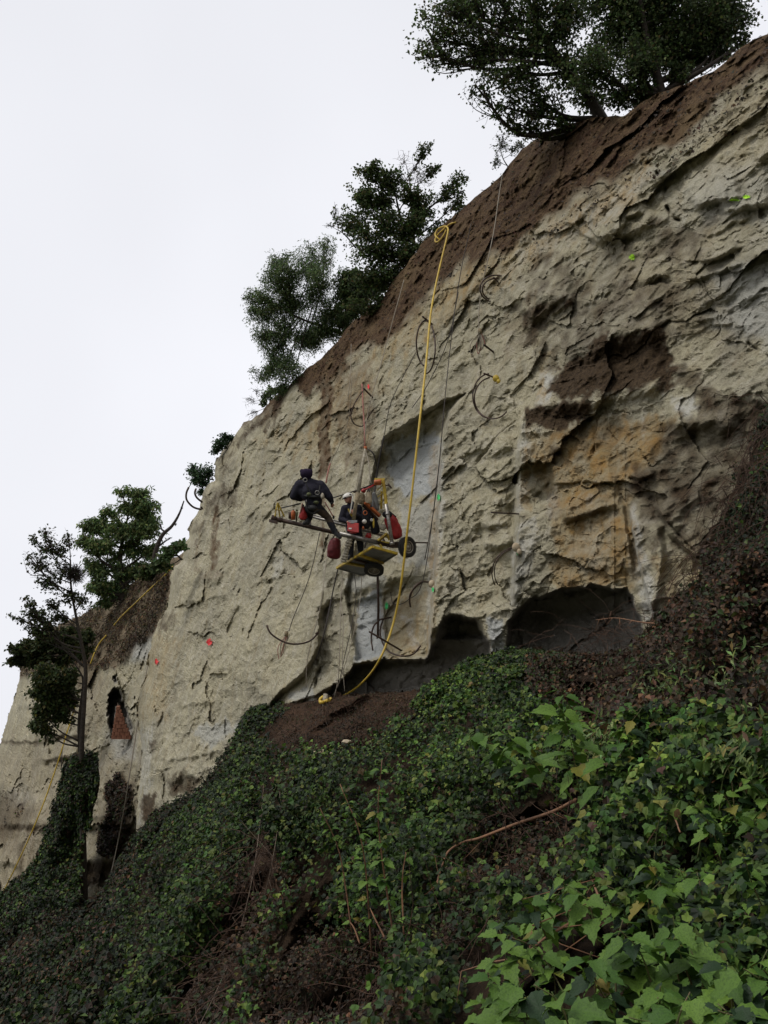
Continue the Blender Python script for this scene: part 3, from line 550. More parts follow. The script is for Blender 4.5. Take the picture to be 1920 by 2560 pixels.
BARE = [([(610, 1780), (745, 1756), (937, 1733), (1055, 1735), (1060, 1760), (1020, 1830), (980, 1880), (900, 1900), (830, 1930), (760, 1900), (700, 1850), (640, 1830)], 1, 14), ([(640, 2120), (700, 2080), (720, 2200), (650, 2400), (560, 2560), (430, 2560), (540, 2400), (620, 2250)], .55, 26), ([(110, 2400), (210, 2345), (215, 2400), (140, 2420)], .5, 8), ([(560, 1900), (640, 1860), (700, 1880), (600, 1960), (480, 2030), (440, 2030)], .8, 14)]
HOLLOW = [([(790, 2310), (900, 2290), (1000, 2360), (1050, 2560), (640, 2600), (700, 2450)], 1.3, 30), ([(1240, 2070), (1400, 2030), (1530, 2090), (1480, 2200), (1400, 2260), (1250, 2200)], 1.1, 30), ([(1400, 1720), (1600, 1740), (1800, 1740), (1800, 1850), (1560, 1850), (1400, 1800)], 1.0, 30), ([(1500, 2330), (1650, 2350), (1600, 2480), (1480, 2450)], .7, 20), ([(600, 2130), (690, 2120), (680, 2300), (580, 2380)], .8, 25), ([(250, 2150), (340, 2120), (300, 2330), (200, 2500), (160, 2450)], 1.6, 25), ([(1840, 1080), (1900, 1050), (1920, 1300), (1820, 1400)], .5, 20)]
def slope_feats(px, py, d, P):
    bare = np.zeros(len(px))
    for poly, a, sf in BARE: bare = np.maximum(bare, a * ss(sf, -sf, sdf(px, py, poly) + sf * noise(P, .6, 90)))
    off = slope_off(P, d) + .06 * noise(P, .2, 14) + .03 * noise(P, .1, 15)
    for poly, a, sf in HOLLOW: off += a * ss(sf, -sf, sdf(px, py, poly) + sf * noise(P, .6, 95))
    ed = polydist(px, py, SLOPE[:44], False)[0]; off += .5 * np.exp(-ed / 12)
    z = np.zeros(len(px)); return off, np.stack([bare, z, z, z + 1], 1), np.stack([z, z, z, z], 1)
slope, TS = make_cliff('overgrown_slope', SLOPE, -90, 2720, 600, 2760, 6, lambda x, y: slope_base(x, y), slope_feats, BACK * .004, None)
slope.data.materials[0] = M['soil']; tag(slope, kind='structure')
def sdp(x, y):
    v = lookup(TS, x, y); return v if v == v else float(slope_base(A(x), A(y))[0])
# ground to the horizon
g = MB(); n = 48; gv = [(0, 0, -5)] + [(1500 * math.cos(a * 2 * math.pi / n), 1500 * math.sin(a * 2 * math.pi / n), -5) for a in range(n)]
g.add(gv, [(0, 1 + a, 1 + (a + 1) % n) for a in range(n)])
tg = NT('ground_grass'); gn = tg.noise(.5, 8, .7)
tag(g.build('ground', tg.fin(tg.mix(tg.rng(gn, .35, .65), (.03, .045, .015), (.07, .06, .03)), .95)), kind='structure')
# ---------------------------------------------------------------- leaves
LT_FAR = (np.array([(0, 0, 0), (.36, .45, .10), (0, 1, -.05), (-.36, .45, .10)]), np.array([(0, 1, 2, 3)]))
LT_RHO = (np.array([(0, 0, 0), (.44, .36, .12), (0, 1, -.1), (-.44, .36, .12)]), np.array([(0, 1, 2, 3)]))
LT_IVY = (np.array([(0, 0, 0), (.42, .12, .07), (.5, .5, .1), (.2, .62, .04), (0, 1, -.12), (-.2, .62, .04), (-.5, .5, .1), (-.42, .12, .07)]), np.array([(0, 1, 2, 3), (0, 3, 4, 5), (0, 5, 6, 7)]))
LT_PIN = (np.array([(0, 0, 0), (.16, .5, .04), (0, 1, -.1), (-.16, .5, .04)]), np.array([(0, 1, 2, 3)]))
def leaves(name, C, N, size, tint, tmpl, mat, parent=None, jit=.7, droop=.3):
    """leaf-sized faces at centres C, facing roughly N"""
    n = len(C); N = N + nr.normal(size=(n, 3)) * jit; N /= np.linalg.norm(N, axis=1)[:, None]
    T = nr.normal(size=(n, 3)); T[:, 2] -= droop * 3; T -= N * (T * N).sum(1)[:, None]; T /= np.linalg.norm(T, axis=1)[:, None] + 1e-9
    B = np.cross(T, N); tv, tf = tmpl; k = len(tv)
    V = C[:, None, :] + size[:, None, None] * (tv[None, :, 0:1] * B[:, None] + tv[None, :, 1:2] * T[:, None] + tv[None, :, 2:3] * N[:, None])
    Fc = (np.arange(n)[:, None, None] * k + tf[None]).reshape(-1, tf.shape[1])
    return big_mesh(name, V.reshape(-1, 3), Fc, mat, parent, False, {'leaf_tint': np.repeat(tint, k, 0)})
def tints(n, pal, wts, var=.45):
    p = np.array(pal); i = nr.choice(len(p), n, p=np.array(wts) / sum(wts)); return p[i] * (1 + var * nr.uniform(-1, 1, (n, 1))) * (1 + .1 * nr.normal(size=(n, 3))).clip(.6, 1.4)
IVY = [(.027, .056, .012), (.052, .10, .017), (.115, .18, .030), (.010, .022, .008), (.15, .17, .035), (.05, .028, .016)]
BRN = [(.060, .032, .017), (.028, .017, .010), (.12, .06, .028), (.03, .05, .015), (.06, .09, .02)]
def cover(name, poly, n, size, pal, wts, label, cat, lift=(0, .25), seed=0, thr=-.25, tmpl=LT_IVY, field=TS, sc=1.0, dens=None, vs=1.0, dim=1.0):
    x0, x1 = min(p[0] for p in poly), max(p[0] for p in poly); y0, y1 = min(p[1] for p in poly), max(p[1] for p in poly)
    rs = np.random.RandomState(seed); m = int(n * 2.2); px = rs.uniform(x0, x1, m); py = rs.uniform(y0, y1, m)
    xs, ys, Dm = field; i = np.clip(np.searchsorted(xs, px - 1.5), 0, len(xs) - 1); j = np.clip(np.round((py - ys[0]) / (ys[1] - ys[0])).astype(int), 0, len(ys) - 1)
    D = Dm[j, i]; s = sdf(px, py, poly) + 8 * noise(W(px, py, np.nan_to_num(D, nan=10)), .8, 3); ok = (s < 0) & np.isfinite(D); px, py, D = px[ok], py[ok], D[ok]
    P = W(px, py, D); Pv = P * A(1, 1, vs); c = noise(Pv, 1.1 * sc, 60 + seed) + .7 * noise(Pv, .42 * sc, 61); ok = c > thr + rs.uniform(-.35, .35, len(c))
    if dens is not None: ok &= rs.rand(len(c)) < dens(px, py)
    px, py, D, P, c = px[ok], py[ok], D[ok], P[ok], c[ok]; px, py, D, P, c = px[:n], py[:n], D[:n], P[:n], c[:n]
    lf = rs.uniform(lift[0], lift[1], len(P)) * (1 + .8 * c).clip(.2, 2)
    if field is TS: lf = .06 + lf * ss(-20, 130, polydist(px, py, SLOPE[:46], False)[0])
    P = P + A(-.55, -.5, .55) * lf[:, None]; tn = tints(len(P), pal, wts)
    zone = noise(P, 1.6, 33); tn = dim * tn * (1 + .75 * zone[:, None]).clip(.35, 2.0)
    sz = rs.uniform(size[0], size[1], len(P))
    return tag(leaves(name, P, np.tile(A(-.45, -.6, .65), (len(P), 1)), sz, tn, tmpl, M['leaf'], None, .55, .5), label, cat, None, 'stuff')
GREENS = [1, 1, .55, .8, .18, .15]
UPZ = [(1063, 1730), (1125, 1684), (1202, 1648), (1250, 1632), (1290, 1615), (1340, 1622), (1380, 1650), (1375, 1800), (1600, 1880), (1950, 1900), (2700, 1850), (2700, 2750), (2150, 2740), (1500, 2250), (1200, 2400), (1150, 2700), (600, 2700), (660, 2450), (740, 2250), (700, 2050), (780, 1900), (900, 1890), (1000, 1860), (1050, 1800)]
MIDZ = [(600, 1812), (630, 1765), (690, 1752), (745, 1760), (700, 1800), (640, 1850), (720, 1880), (800, 1930), (800, 2080), (700, 2120), (620, 2200), (560, 2400), (480, 2560), (440, 2760), (220, 2760), (300, 2500), (330, 2260), (400, 2080), (470, 2010), (560, 1960), (590, 1870)]
LEFTZ = [(-90, 2330), (0, 2235), (50, 2200), (90, 2160), (118, 2080), (148, 1985), (160, 1915), (185, 1880), (245, 1882), (250, 1930), (226, 2050), (206, 2090), (198, 2160), (196, 2235), (212, 2262), (260, 2225), (300, 2155), (340, 2085), (410, 2070), (340, 2260), (320, 2480), (240, 2760), (-90, 2760)]
def notwig(px, py): return 1 - .93 * ss(30, -30, sdf(px, py, [(1380, 1980), (1530, 2080), (1480, 2200), (1350, 2290), (1240, 2350), (1100, 2440), (1060, 2480), (1050, 2560), (1330, 2560), (1150, 2760), (600, 2700), (700, 2400), (900, 2420), (1050, 2420), (1250, 2230), (1280, 2050)])) - .8 * ss(40, -30, sdf(px, py, [(790, 2310), (1000, 2350), (1000, 2560), (700, 2560)]))
cover('ivy_cover', UPZ, 86000, (.045, .085), IVY, GREENS, 'dense dark green ivy blanketing the slope under the right hand caves', 'ivy', (0, .45), 1, -.02, dens=notwig, vs=.6)
cover('ivy_cover', MIDZ, 44000, (.06, .11), IVY, GREENS, 'hanging green ivy on the slope below the pale buttress', 'ivy', (0, .5), 2, .08, sc=1.4, vs=.35, dim=.7)
cover('ivy_cover', LEFTZ, 38000, (.09, .17), IVY, [1, .6, .2, 1.6, .05, .9], 'dark ivy climbing the tree foot and the bank at bottom left', 'ivy', (0, .7), 3, -.05, sc=1.8, vs=.35, dim=.55, tmpl=LT_RHO)
RWALL = [(1870, 1020), (1950, 990), (2200, 935), (2720, 730), (2720, 1560), (1740, 1560), (1700, 1500), (1755, 1440), (1800, 1340), (1830, 1220)]
cover('ivy_cover', RWALL, 42000, (.035, .075), IVY, [.5, .3, .06, 2.0, .03, 1.8], 'very dark ivy curtain on the cliff at the right edge', 'ivy', (0, .3), 4, -.05, LT_RHO)
BUSH = [(1390, 1650), (1440, 1636), (1520, 1640), (1590, 1620), (1640, 1550), (1700, 1490), (1780, 1480), (2100, 1500), (2700, 1450), (2700, 1930), (1600, 1890), (1390, 1810), (1360, 1700)]
cover('dead_leaf_bramble', BUSH, 52000, (.04, .075), BRN, [1, 1.2, .35, .5, .12], 'reddish brown withered bramble thicket in front of the dark cave', 'bramble', (0, .6), 5, -.05, LT_RHO)
cover('dead_leaf_bramble', [(440, 2030), (520, 1960), (600, 1890), (690, 1890), (650, 1960), (560, 2060), (620, 2200), (700, 2100), (760, 2200), (680, 2420), (560, 2700), (420, 2700), (520, 2400), (560, 2200), (500, 2080)], 7000, (.04, .09), BRN, [1, 1, .3, .5, .3], 'thin brown dead growth between the two ivy masses', 'bramble', (0, .2), 6, -.1)
cover('ivy_cover', [(1030, 1775), (1063, 1722), (1125, 1676), (1202, 1642), (1300, 1626), (1420, 1640), (1420, 1720), (1100, 1810)], 13000, (.045, .085), IVY, GREENS, 'bright tipped ivy hummock directly under the pillar between the two caves', 'ivy', (.02, .3), 14, -2)
cover('edge_growth', [(330, 2110), (344, 2080), (420, 2003), (500, 1950), (560, 1885), (604, 1805), (630, 1762), (700, 1748), (720, 1785), (650, 1840), (610, 1930), (510, 2010), (400, 2110)], 9000, (.05, .1), IVY, [1, .7, .2, 1.4, .05, 1.2], 'dark mixed growth along the foot of the pale buttress', 'undergrowth', (.02, .3), 15, -2, dim=.7)
cover('edge_growth', [(-20, 2240), (50, 2195), (90, 2155), (118, 2075), (148, 1975), (165, 1900), (250, 1880), (255, 1930), (230, 2060), (210, 2160), (212, 2270), (100, 2290), (-20, 2340)], 13000, (.09, .17), IVY, [1, .7, .2, 1.4, .1, .5], 'ivy column hugging the lower trunk of the slender tree', 'ivy', (.05, .7), 16, -2, LT_RHO, dim=.8)
cover('bramble_sprays', UPZ, 2600, (.07, .12), [(.05, .10, .018), (.11, .17, .03), (.08, .05, .02), (.14, .13, .03)], [1, .8, .25, .15], 'larger paler bramble leaves poking out of the ivy in the middle', 'bramble', (.1, .5), 17, .25, LT_IVY, TS, .8, lambda x, y: notwig(x, y) * (y < 2180) * (x < 1900))
cover('bramble_sprays', MIDZ, 1100, (.09, .15), [(.04, .08, .018), (.09, .14, .03), (.09, .05, .022)], [1, .7, .4], 'larger loose leaves standing off the ivy at lower left', 'bramble', (.1, .5), 18, .25, LT_IVY, TS, 1.0, lambda x, y: 1.0 * (y < 2350), .4)
cover('bramble_sprays', [(1560, 1780), (1940, 1700), (2100, 1760), (2100, 2100), (1600, 2080), (1480, 1950)], 3600, (.05, .12), [(.09, .14, .04), (.16, .21, .08), (.10, .06, .03), (.2, .2, .06)], [1, .8, .3, .3], 'pale grey green weeds under the boulder at the right edge', 'weeds', (.05, .5), 19, .1, LT_PIN, TS, .8)
cover('dead_leaf_bramble', [(700, 2420), (800, 2310), (1000, 2350), (1060, 2470), (1120, 2560), (1150, 2720), (600, 2720)], 7000, (.03, .06), BRN, [1, 1.2, .2, .4, .05], 'dead brown leaves and stalks lining the dark hollow at bottom centre', 'bramble', (0, .35), 20, -.3)
cover('dead_leaf_bramble', [(1240, 2050), (1530, 2080), (1480, 2220), (1350, 2290), (1220, 2350), (1150, 2420), (1130, 2300)], 5000, (.03, .055), BRN, [1, 1.2, .2, .5, .1], 'withered leaves among dry stems in the right hand hollow', 'bramble', (0, .3), 21, -.1)
cover('dead_leaf_bramble', LEFTZ[11:] + [(100, 2400)], 9000, (.07, .13), BRN, [1, 1.2, .3, .4, .05], 'reddish brown dead growth mixed into the dark bank at bottom left', 'bramble', (.1, .8), 22, .12, LT_FAR, TS, 1.5)
cover('ground_weeds', [(640, 1850), (760, 1900), (900, 1890), (1010, 1840), (1060, 1760), (1080, 1840), (900, 1960), (780, 2000), (660, 1930)], 2600, (.05, .09), IVY, GREENS, 'sparse green weeds on the bare brown soil under the rig', 'weeds', (0, .15), 7, .0)
def twigs(name, polys, n, ln, rad, mat, label, cat, seed, hang=1.0, lift=.3):
    rs = random.Random(seed); mb = MB()
    for poly in polys:
        x0, x1 = min(p[0] for p in poly), max(p[0] for p in poly); y0, y1 = min(p[1] for p in poly), max(p[1] for p in poly); c = 0
        while c < n:
            x, y = rs.uniform(x0, x1), rs.uniform(y0, y1)
            if not inside(A(x), A(y), poly)[0]: continue
            d = sdp(x, y); p = W(x, y, d) + A(-.5, -.5, .5) * rs.uniform(0, lift); L = rs.uniform(*ln); dr = Vector((rs.gauss(0, 1), rs.gauss(0, .6), rs.gauss(-.3 * hang, .9))).normalized(); pts = [p]
            for k in range(5):
                dr = (dr + Vector((rs.gauss(0, .25), rs.gauss(0, .2), rs.gauss(-.18 * hang, .2)))).normalized(); pts.append(pts[-1] + np.array(dr) * L / 5)
            mb.tube(pts, [rad * rs.uniform(.6, 1.3), rad * .4], 3, 0, False); c += 1
    return tag(mb.build(name, mat), label, cat, None, 'stuff')
twigs('dry_stems', [[(1230, 2030), (1530, 2080), (1480, 2200), (1350, 2290), (1240, 2350), (1100, 2470), (1050, 2560), (900, 2540), (1050, 2420), (1250, 2230)]], 520, (.3, 1.1), .006, M['twig'], 'tangle of dry brown stems in the hollow right of centre', 'dry stems', 1)
twigs('dry_stems', [[(560, 2060), (700, 2080), (720, 2300), (600, 2540), (440, 2560), (560, 2300)]], 260, (.5, 1.6), .008, M['twig'], 'dry brown stems trailing down the bare strip at lower left', 'dry stems', 2)
twigs('dry_stems', [[(1380, 1600), (1700, 1500), (1900, 1500), (1920, 1900), (1450, 1880)]], 420, (.3, 1.0), .006, M['twig'], 'brown bramble canes showing through the withered thicket', 'dry stems', 3)
twigs('dry_stems', [[(1780, 1200), (1900, 1020), (2000, 1000), (2000, 1400), (1720, 1520)]], 700, (.4, 1.4), .006, M['twig'], 'thin red brown runners hanging down the wall by the dark ivy', 'dry stems', 4, 2)
twigs('dry_stems', [[(640, 1850), (760, 1760), (1060, 1735), (1050, 1830), (900, 1900)]], 300, (.15, .5), .006, M['twig'], 'short dead roots and stalks scattered over the bare brown soil', 'dry stems', 5, 1, .08)
twigs('dry_stems', [[(780, 2320), (1000, 2350), (1050, 2560), (650, 2560)]], 240, (.3, 1.1), .006, M['twig'], 'fine dead stems hanging in the dark hollow at the bottom', 'dry stems', 6, 2)
# ---------------------------------------------------------------- trees
def tree(name, label, cat, trunk, d, blobs, r0, n_leaf, leaf, pal, wts, seed, bark='bark', tmpl=LT_FAR, group=None, droop=.2, bare=0, sub=9, spread=.28, depthk=1.0, sides=7):
    rs = random.Random(seed); rg = np.random.RandomState(seed)
    T = spline([W(x, y, d + (dd[0] if dd else 0)) for x, y, *dd in trunk], 6); th = empty(name, T[0], label, cat, group)
    mb = MB(); nT = len(T); rad = np.linspace(r0, r0 * .22, nT); mb.tube(T, rad, sides)
    C = []; tot = sum(b[2] * b[3] for b in blobs)
    for b in blobs:
        bx, by, rx, ry = b[:4]; wgt = b[4] if len(b) > 4 else 1
        rx3, ry3 = rx * d / F, ry * d / F; rz3 = (rx3 + ry3) / 2 * depthk; c = W(bx, by, d + rs.uniform(-.6, .6) * rz3)
        # limb from the trunk point below the clump
        hd = np.hypot(T[:, 0] - c[0], T[:, 1] - c[1]); dist = np.linalg.norm(T - c, axis=1) + 1.6 * np.maximum(0, T[:, 2] - (c[2] - .7 * hd)); k = int(np.argmin(dist + .02 * np.arange(nT))); k = max(1, min(k, nT - 1))
        s = T[k]; mid = (s + c) / 2 + A(0, 0, -.08 * np.linalg.norm(c - s)) + rg.normal(size=3) * .06 * np.linalg.norm(c - s); limb = spline([s, mid, c], 5)
        mb.tube(limb, [rad[k] * .6, max(.006, r0 * .12)], 6)
        nb = max(11, int(sub * math.sqrt(rx * ry) / 40)); per = int(n_leaf * (rx * ry) / tot * wgt / nb)
        for q in range(nb):
            v = rg.normal(size=3); v /= np.linalg.norm(v); e = c + (RT * v[0] * rx3 + UP * v[1] * ry3 + FW * v[2] * rz3) * rs.uniform(.45, 1.0)
            a = limb[rs.randrange(len(limb) // 2, len(limb))]; m2 = (a + e) / 2 + rg.normal(size=3) * .10 * np.linalg.norm(e - a); br = spline([a, m2, e], 4); mb.tube(br, [max(.008, r0 * .13), .004], 4, 0, False)
            for z in range(3 if not bare else 5):
                st = br[rs.randrange(2, len(br))]; e2 = st + rg.normal(size=3) * A(1, 1, .8) * .32 * min(rx3, ry3); mb.tube(spline([st, (st + e2) / 2 + rg.normal(size=3) * .04 * rx3, e2], 2), [.006, .0025], 3, 0, False)
                if per > 0:
                    t = rg.rand(per // 6 + 1, 1); C.append(st + (e2 - st) * t + rg.uniform(-1, 1, (len(t), 3)) * spread * .7 * min(rx3, ry3))
            if per > 0:
                t = rg.rand(per // 2, 1) ** .6; C.append(a + (e - a) * (.35 + .75 * t) + rg.uniform(-1, 1, (len(t), 3)) * spread * 1.25 * min(rx3, ry3))
    mb.build('trunk', M[bark], th)
    if C:
        C = np.concatenate(C); n = len(C); tn = tints(n, pal, wts); tn *= (1 + .35 * noise(C, .9, seed))[:, None].clip(.4, 1.6)
        leaves('crown', C, np.tile(A(-.2, -.3, .8), (n, 1)), 1.2 * rg.uniform(leaf[0], leaf[1], n), tn, tmpl, M['leaf_far'], th, .9, droop)
    return th
TG = [(.055, .082, .030), (.085, .125, .042), (.12, .165, .055), (.13, .11, .045)]
def rimd(x, y): return float(plane_d(A(x), A(y))[0]) + 1.6
d1 = rimd(1480, 300); d2 = rimd(1650, 235)
tree('deciduous_tree', 'large spreading tree with gaps in its leaves, overhanging the brown rim at upper right', 'tree', [(1510, 310), (1470, 240), (1400, 150), (1345, 60), (1300, -60)], d1,
     [(1080, 95, 75, 60), (1130, 40, 90, 60), (1180, 130, 90, 60), (1235, 40, 90, 60), (1260, 190, 85, 60), (1330, 110, 90, 70), (1330, 230, 90, 60), (1300, 310, 60, 35), (1265, 270, 40, 40, .8), (1400, 60, 90, 70), (1420, 180, 85, 70), (1440, 10, 90, 60), (1340, 10, 80, 60), (1370, 310, 60, 30), (1150, -20, 80, 60), (1060, 130, 35, 30, .8), (1110, 160, 50, 25, .8), (1190, 215, 40, 35, .8), (1220, -40, 80, 50), (1340, -80, 120, 60), (1470, 255, 60, 50), (1250, 120, 70, 60), (1500, 120, 70, 80)],
     .17, 19000, (.055, .10), TG, [1, 1, .5, .25], 21, droop=.5, sub=16, spread=.22)
tree('deciduous_tree', 'densest dark tree with trunk on the rim at the top right corner', 'tree', [(1655, 250), (1635, 160), (1610, 60), (1590, -80)], d2,
     [(1560, 60, 90, 90), (1580, 170, 70, 80), (1660, 40, 90, 90), (1680, 130, 80, 60), (1750, 60, 90, 80), (1740, 130, 60, 40), (1830, 60, 60, 60), (1800, 0, 90, 60), (1620, -40, 120, 60), (1750, -60, 120, 60), (1550, 250, 50, 30), (1600, 240, 50, 30), (1520, 0, 80, 70), (1860, 100, 30, 25, .8), (1800, 120, 50, 35), (1480, 180, 60, 60, .8), (1700, 180, 50, 30), (1640, 110, 90, 80), (1790, 60, 80, 70)],
     .14, 42000, (.05, .085), TG, [1.6, .7, .2, .1], 22, sub=18, spread=.22)
tree('bare_shrub', 'nearly leafless spindly shrub on the rim below the big spreading tree', 'shrub', [(1275, 425), (1255, 390), (1245, 340)], rimd(1260, 420), [(1255, 360, 28, 40, .4), (1240, 400, 18, 25, .4), (1295, 365, 30, 20, 1)], .02, 420, (.04, .07), TG, [1, 1, .5, .3], 23, bare=1, sub=22)
d3 = rimd(1020, 650)
tree('deciduous_tree', 'upright dark tree with pale bare twigs at its top, middle of the rim', 'tree', [(1050, 700), (1020, 620), (1000, 540), (985, 470)], d3,
     [(925, 430, 35, 28), (900, 490, 40, 30), (935, 500, 55, 40), (880, 550, 50, 45), (960, 560, 60, 50), (920, 620, 55, 45), (1000, 630, 60, 50), (970, 690, 60, 45), (910, 700, 45, 45), (980, 460, 42, 35), (1030, 480, 40, 32), (1065, 380, 28, 22, .7), (1085, 425, 24, 20, .8), (1060, 520, 40, 50), (1040, 570, 50, 50), (1145, 450, 26, 26, .9), (1125, 480, 22, 20, .8), (1150, 500, 20, 25, .9), (1090, 600, 32, 30, .8), (1110, 560, 30, 26, .6), (940, 770, 45, 30), (880, 760, 30, 22, .8), (1050, 640, 50, 40), (1160, 520, 20, 15, .7), (960, 440, 30, 25, .6), (935, 405, 16, 14, .8)],
     .09, 24000, (.06, .105), TG, [1, 1.1, .5, .3], 24, sub=14, spread=.3)
tree('bare_shrub', 'leafless pale branches rising above the upright dark tree', 'shrub', [(1035, 520), (1025, 460), (1015, 410)], d3 + .3, [(1010, 400, 22, 30), (1040, 420, 26, 30), (1020, 450, 25, 20), (1060, 440, 30, 30)], .03, 0, (.04, .07), TG, [1, 1, .5, .3], 25, 'bark_pale', bare=1, sub=16)
tree('bare_shrub', 'leafless branches sticking out left between the two dark middle trees', 'shrub', [(890, 620), (860, 585), (835, 570)], d3 + .5, [(825, 565, 20, 12), (850, 540, 18, 25), (838, 520, 8, 22)], .03, 0, (.04, .07), TG, [1, 1, .5, .3], 26, bare=1, sub=14)
d4 = rimd(780, 920)
TP = [(.11, .165, .07), (.17, .235, .10), (.22, .29, .12), (.06, .09, .04)]
tree('deciduous_tree', 'broad green bushy tree leaning out over the sky left of the upright tree', 'tree', [(870, 840), (820, 820), (760, 800), (720, 780)], d4,
     [(690, 650, 40, 30), (720, 680, 60, 45), (780, 640, 55, 40), (820, 610, 30, 20), (790, 700, 65, 50), (650, 740, 40, 28), (680, 770, 60, 45), (740, 760, 70, 55), (640, 780, 30, 30), (820, 780, 60, 55), (660, 850, 50, 32), (710, 830, 60, 45), (760, 850, 60, 45), (690, 900, 50, 40), (660, 940, 40, 28), (720, 930, 50, 40), (700, 980, 40, 25), (690, 700, 40, 40), (860, 700, 40, 30, .8), (860, 800, 45, 45), (800, 830, 60, 40), (620, 745, 16, 14, .8)],
     .09, 46000, (.065, .11), TP, [1, 1.2, .6, .8], 27, tmpl=LT_PIN, droop=.6, sub=14, spread=.3)
tree('deciduous_tree', 'dark low tree filling the gap at the brown slope between the middle trees', 'tree', [(905, 790), (890, 740), (880, 700)], d4 - .3, [(880, 690, 40, 30), (860, 740, 40, 35), (900, 760, 45, 35), (930, 720, 40, 40), (850, 790, 35, 25), (900, 720, 30, 30)], .05, 11000, (.06, .1), TG, [1.2, .9, .2, .1], 28)
tree('bare_shrub', 'small leafless twiggy shrub with a green tuft below the bushy tree', 'shrub', [(672, 1020), (655, 1005), (640, 1000)], rimd(670, 1020) - .5, [(630, 1000, 25, 18), (625, 1035, 20, 14), (640, 975, 18, 10)], .02, 0, (.05, .08), TP, [1, 1, .5, .3], 29, bare=1, sub=18)
tree('small_shrub', 'little green tuft of shrub at the rim under the bushy tree', 'shrub', [(682, 1012), (675, 1000), (668, 990)], rimd(670, 1020) - .5, [(668, 990, 18, 16), (680, 975, 16, 12), (658, 1010, 8, 10)], .02, 700, (.06, .1), TP, [1, 1, .5, .3], 30, spread=.3)
de = rimd(550, 1120) - 1.0
tree('small_shrub', 'upper of two dark evergreen shrubs growing from the cliff edge', 'shrub', [(568, 1122), (560, 1115), (552, 1110)], de, [(552, 1105, 20, 14), (575, 1095, 18, 12), (540, 1125, 10, 16), (560, 1090, 12, 8)], .03, 1000, (.07, .11), [(.045, .085, .042), (.065, .12, .06)], [1, 1], 31, spread=.6)
tree('small_shrub', 'lower of two dark evergreen shrubs, above the cable loop on the cliff edge', 'shrub', [(535, 1200), (515, 1195), (500, 1188)], de + 1.2, [(495, 1185, 26, 18), (520, 1180, 20, 16), (480, 1175, 14, 10), (505, 1210, 18, 12), (488, 1205, 16, 10), (500, 1235, 7, 14, .8), (482, 1165, 5, 10, .8)], .035, 1700, (.07, .115), [(.045, .085, .042), (.07, .13, .06)], [1, 1], 32, spread=.6)
tree('small_shrub', 'small leafy bush on the rim just left of the pale buttress', 'shrub', [(455, 1400), (440, 1385), (430, 1378)], 33, [(430, 1375, 22, 14), (450, 1362, 16, 12), (412, 1392, 18, 16, .7), (400, 1415, 22, 14, .7)], .04, 1800, (.1, .17), TP, [1.2, .7, .2, 1], 33)
# left group on the farther cliff
dl = 50
TL = [(.13, .20, .075), (.20, .27, .10), (.26, .30, .11), (.07, .11, .05)]
tree('locust_tree', 'large bright green feathery tree on the rim at far left', 'tree', [(310, 1500), (300, 1430), (305, 1360), (320, 1290)], dl,
     [(350, 1225, 38, 20), (300, 1225, 22, 10, .6), (370, 1260, 32, 26), (330, 1270, 40, 24), (270, 1275, 26, 14), (250, 1310, 50, 24), (220, 1310, 26, 18), (310, 1320, 50, 30), (370, 1320, 36, 34), (210, 1350, 36, 20), (260, 1360, 50, 28), (330, 1370, 45, 30), (380, 1370, 24, 26), (250, 1410, 46, 28), (310, 1430, 50, 34), (280, 1470, 56, 26), (360, 1420, 30, 26), (240, 1460, 30, 24, .8), (255, 1505, 32, 14), (370, 1290, 30, 30)],
     .22, 25000, (.15, .27), TL, [1, 1.1, .5, .7], 34, tmpl=LT_PIN, droop=.5, sub=16, spread=.3)
tree('dead_branch', 'bare dead forked branch beside the feathery tree at far left', 'dead tree', [(385, 1440), (388, 1385), (405, 1340), (430, 1315), (448, 1285), (460, 1252)], dl - 2, [(402, 1310, 5, 8), (440, 1310, 4, 6), (455, 1270, 4, 6), (425, 1345, 8, 4)], .16, 0, (.1, .2), TL, [1, 1, 1, 1], 35, bare=1, sub=4)
tree('small_shrub', 'dark bush at the foot of the bare dead branch', 'shrub', [(400, 1440), (395, 1420), (390, 1405)], dl - 4, [(375, 1420, 22, 20), (400, 1410, 20, 16), (360, 1440, 24, 12)], .06, 1700, (.12, .2), TG, [1, 1, .4, .3], 36)
dt = 36
tree('slender_tree', 'tall slender dark tree with sparse leaves in front of the far cliff at left', 'tree', [(212, 2260), (208, 2100), (204, 1950), (205, 1850), (211, 1750), (214, 1670), (202, 1600), (190, 1540), (178, 1470), (176, 1400)], dt,
     [(80, 1345, 12, 14, .6), (110, 1330, 26, 18, .5), (130, 1370, 40, 30, .4), (100, 1400, 30, 30, .35), (150, 1420, 36, 36, .35), (120, 1450, 40, 30, .4), (170, 1340, 18, 16, .4), (45, 1540, 28, 12, 1), (70, 1500, 22, 14, 1), (90, 1530, 36, 20, 1.1), (110, 1560, 44, 20, 1.1), (80, 1570, 30, 16, 1), (130, 1510, 28, 16, .7), (150, 1540, 30, 16, .7), (180, 1490, 26, 30, .5), (210, 1500, 20, 24, .4), (70, 1390, 20, 16, .4)],
     .14, 3000, (.08, .14), [(.04, .055, .02), (.06, .075, .028), (.07, .055, .03)], [1, 1, .5], 37, droop=.4, sub=26, spread=.42, bare=1)
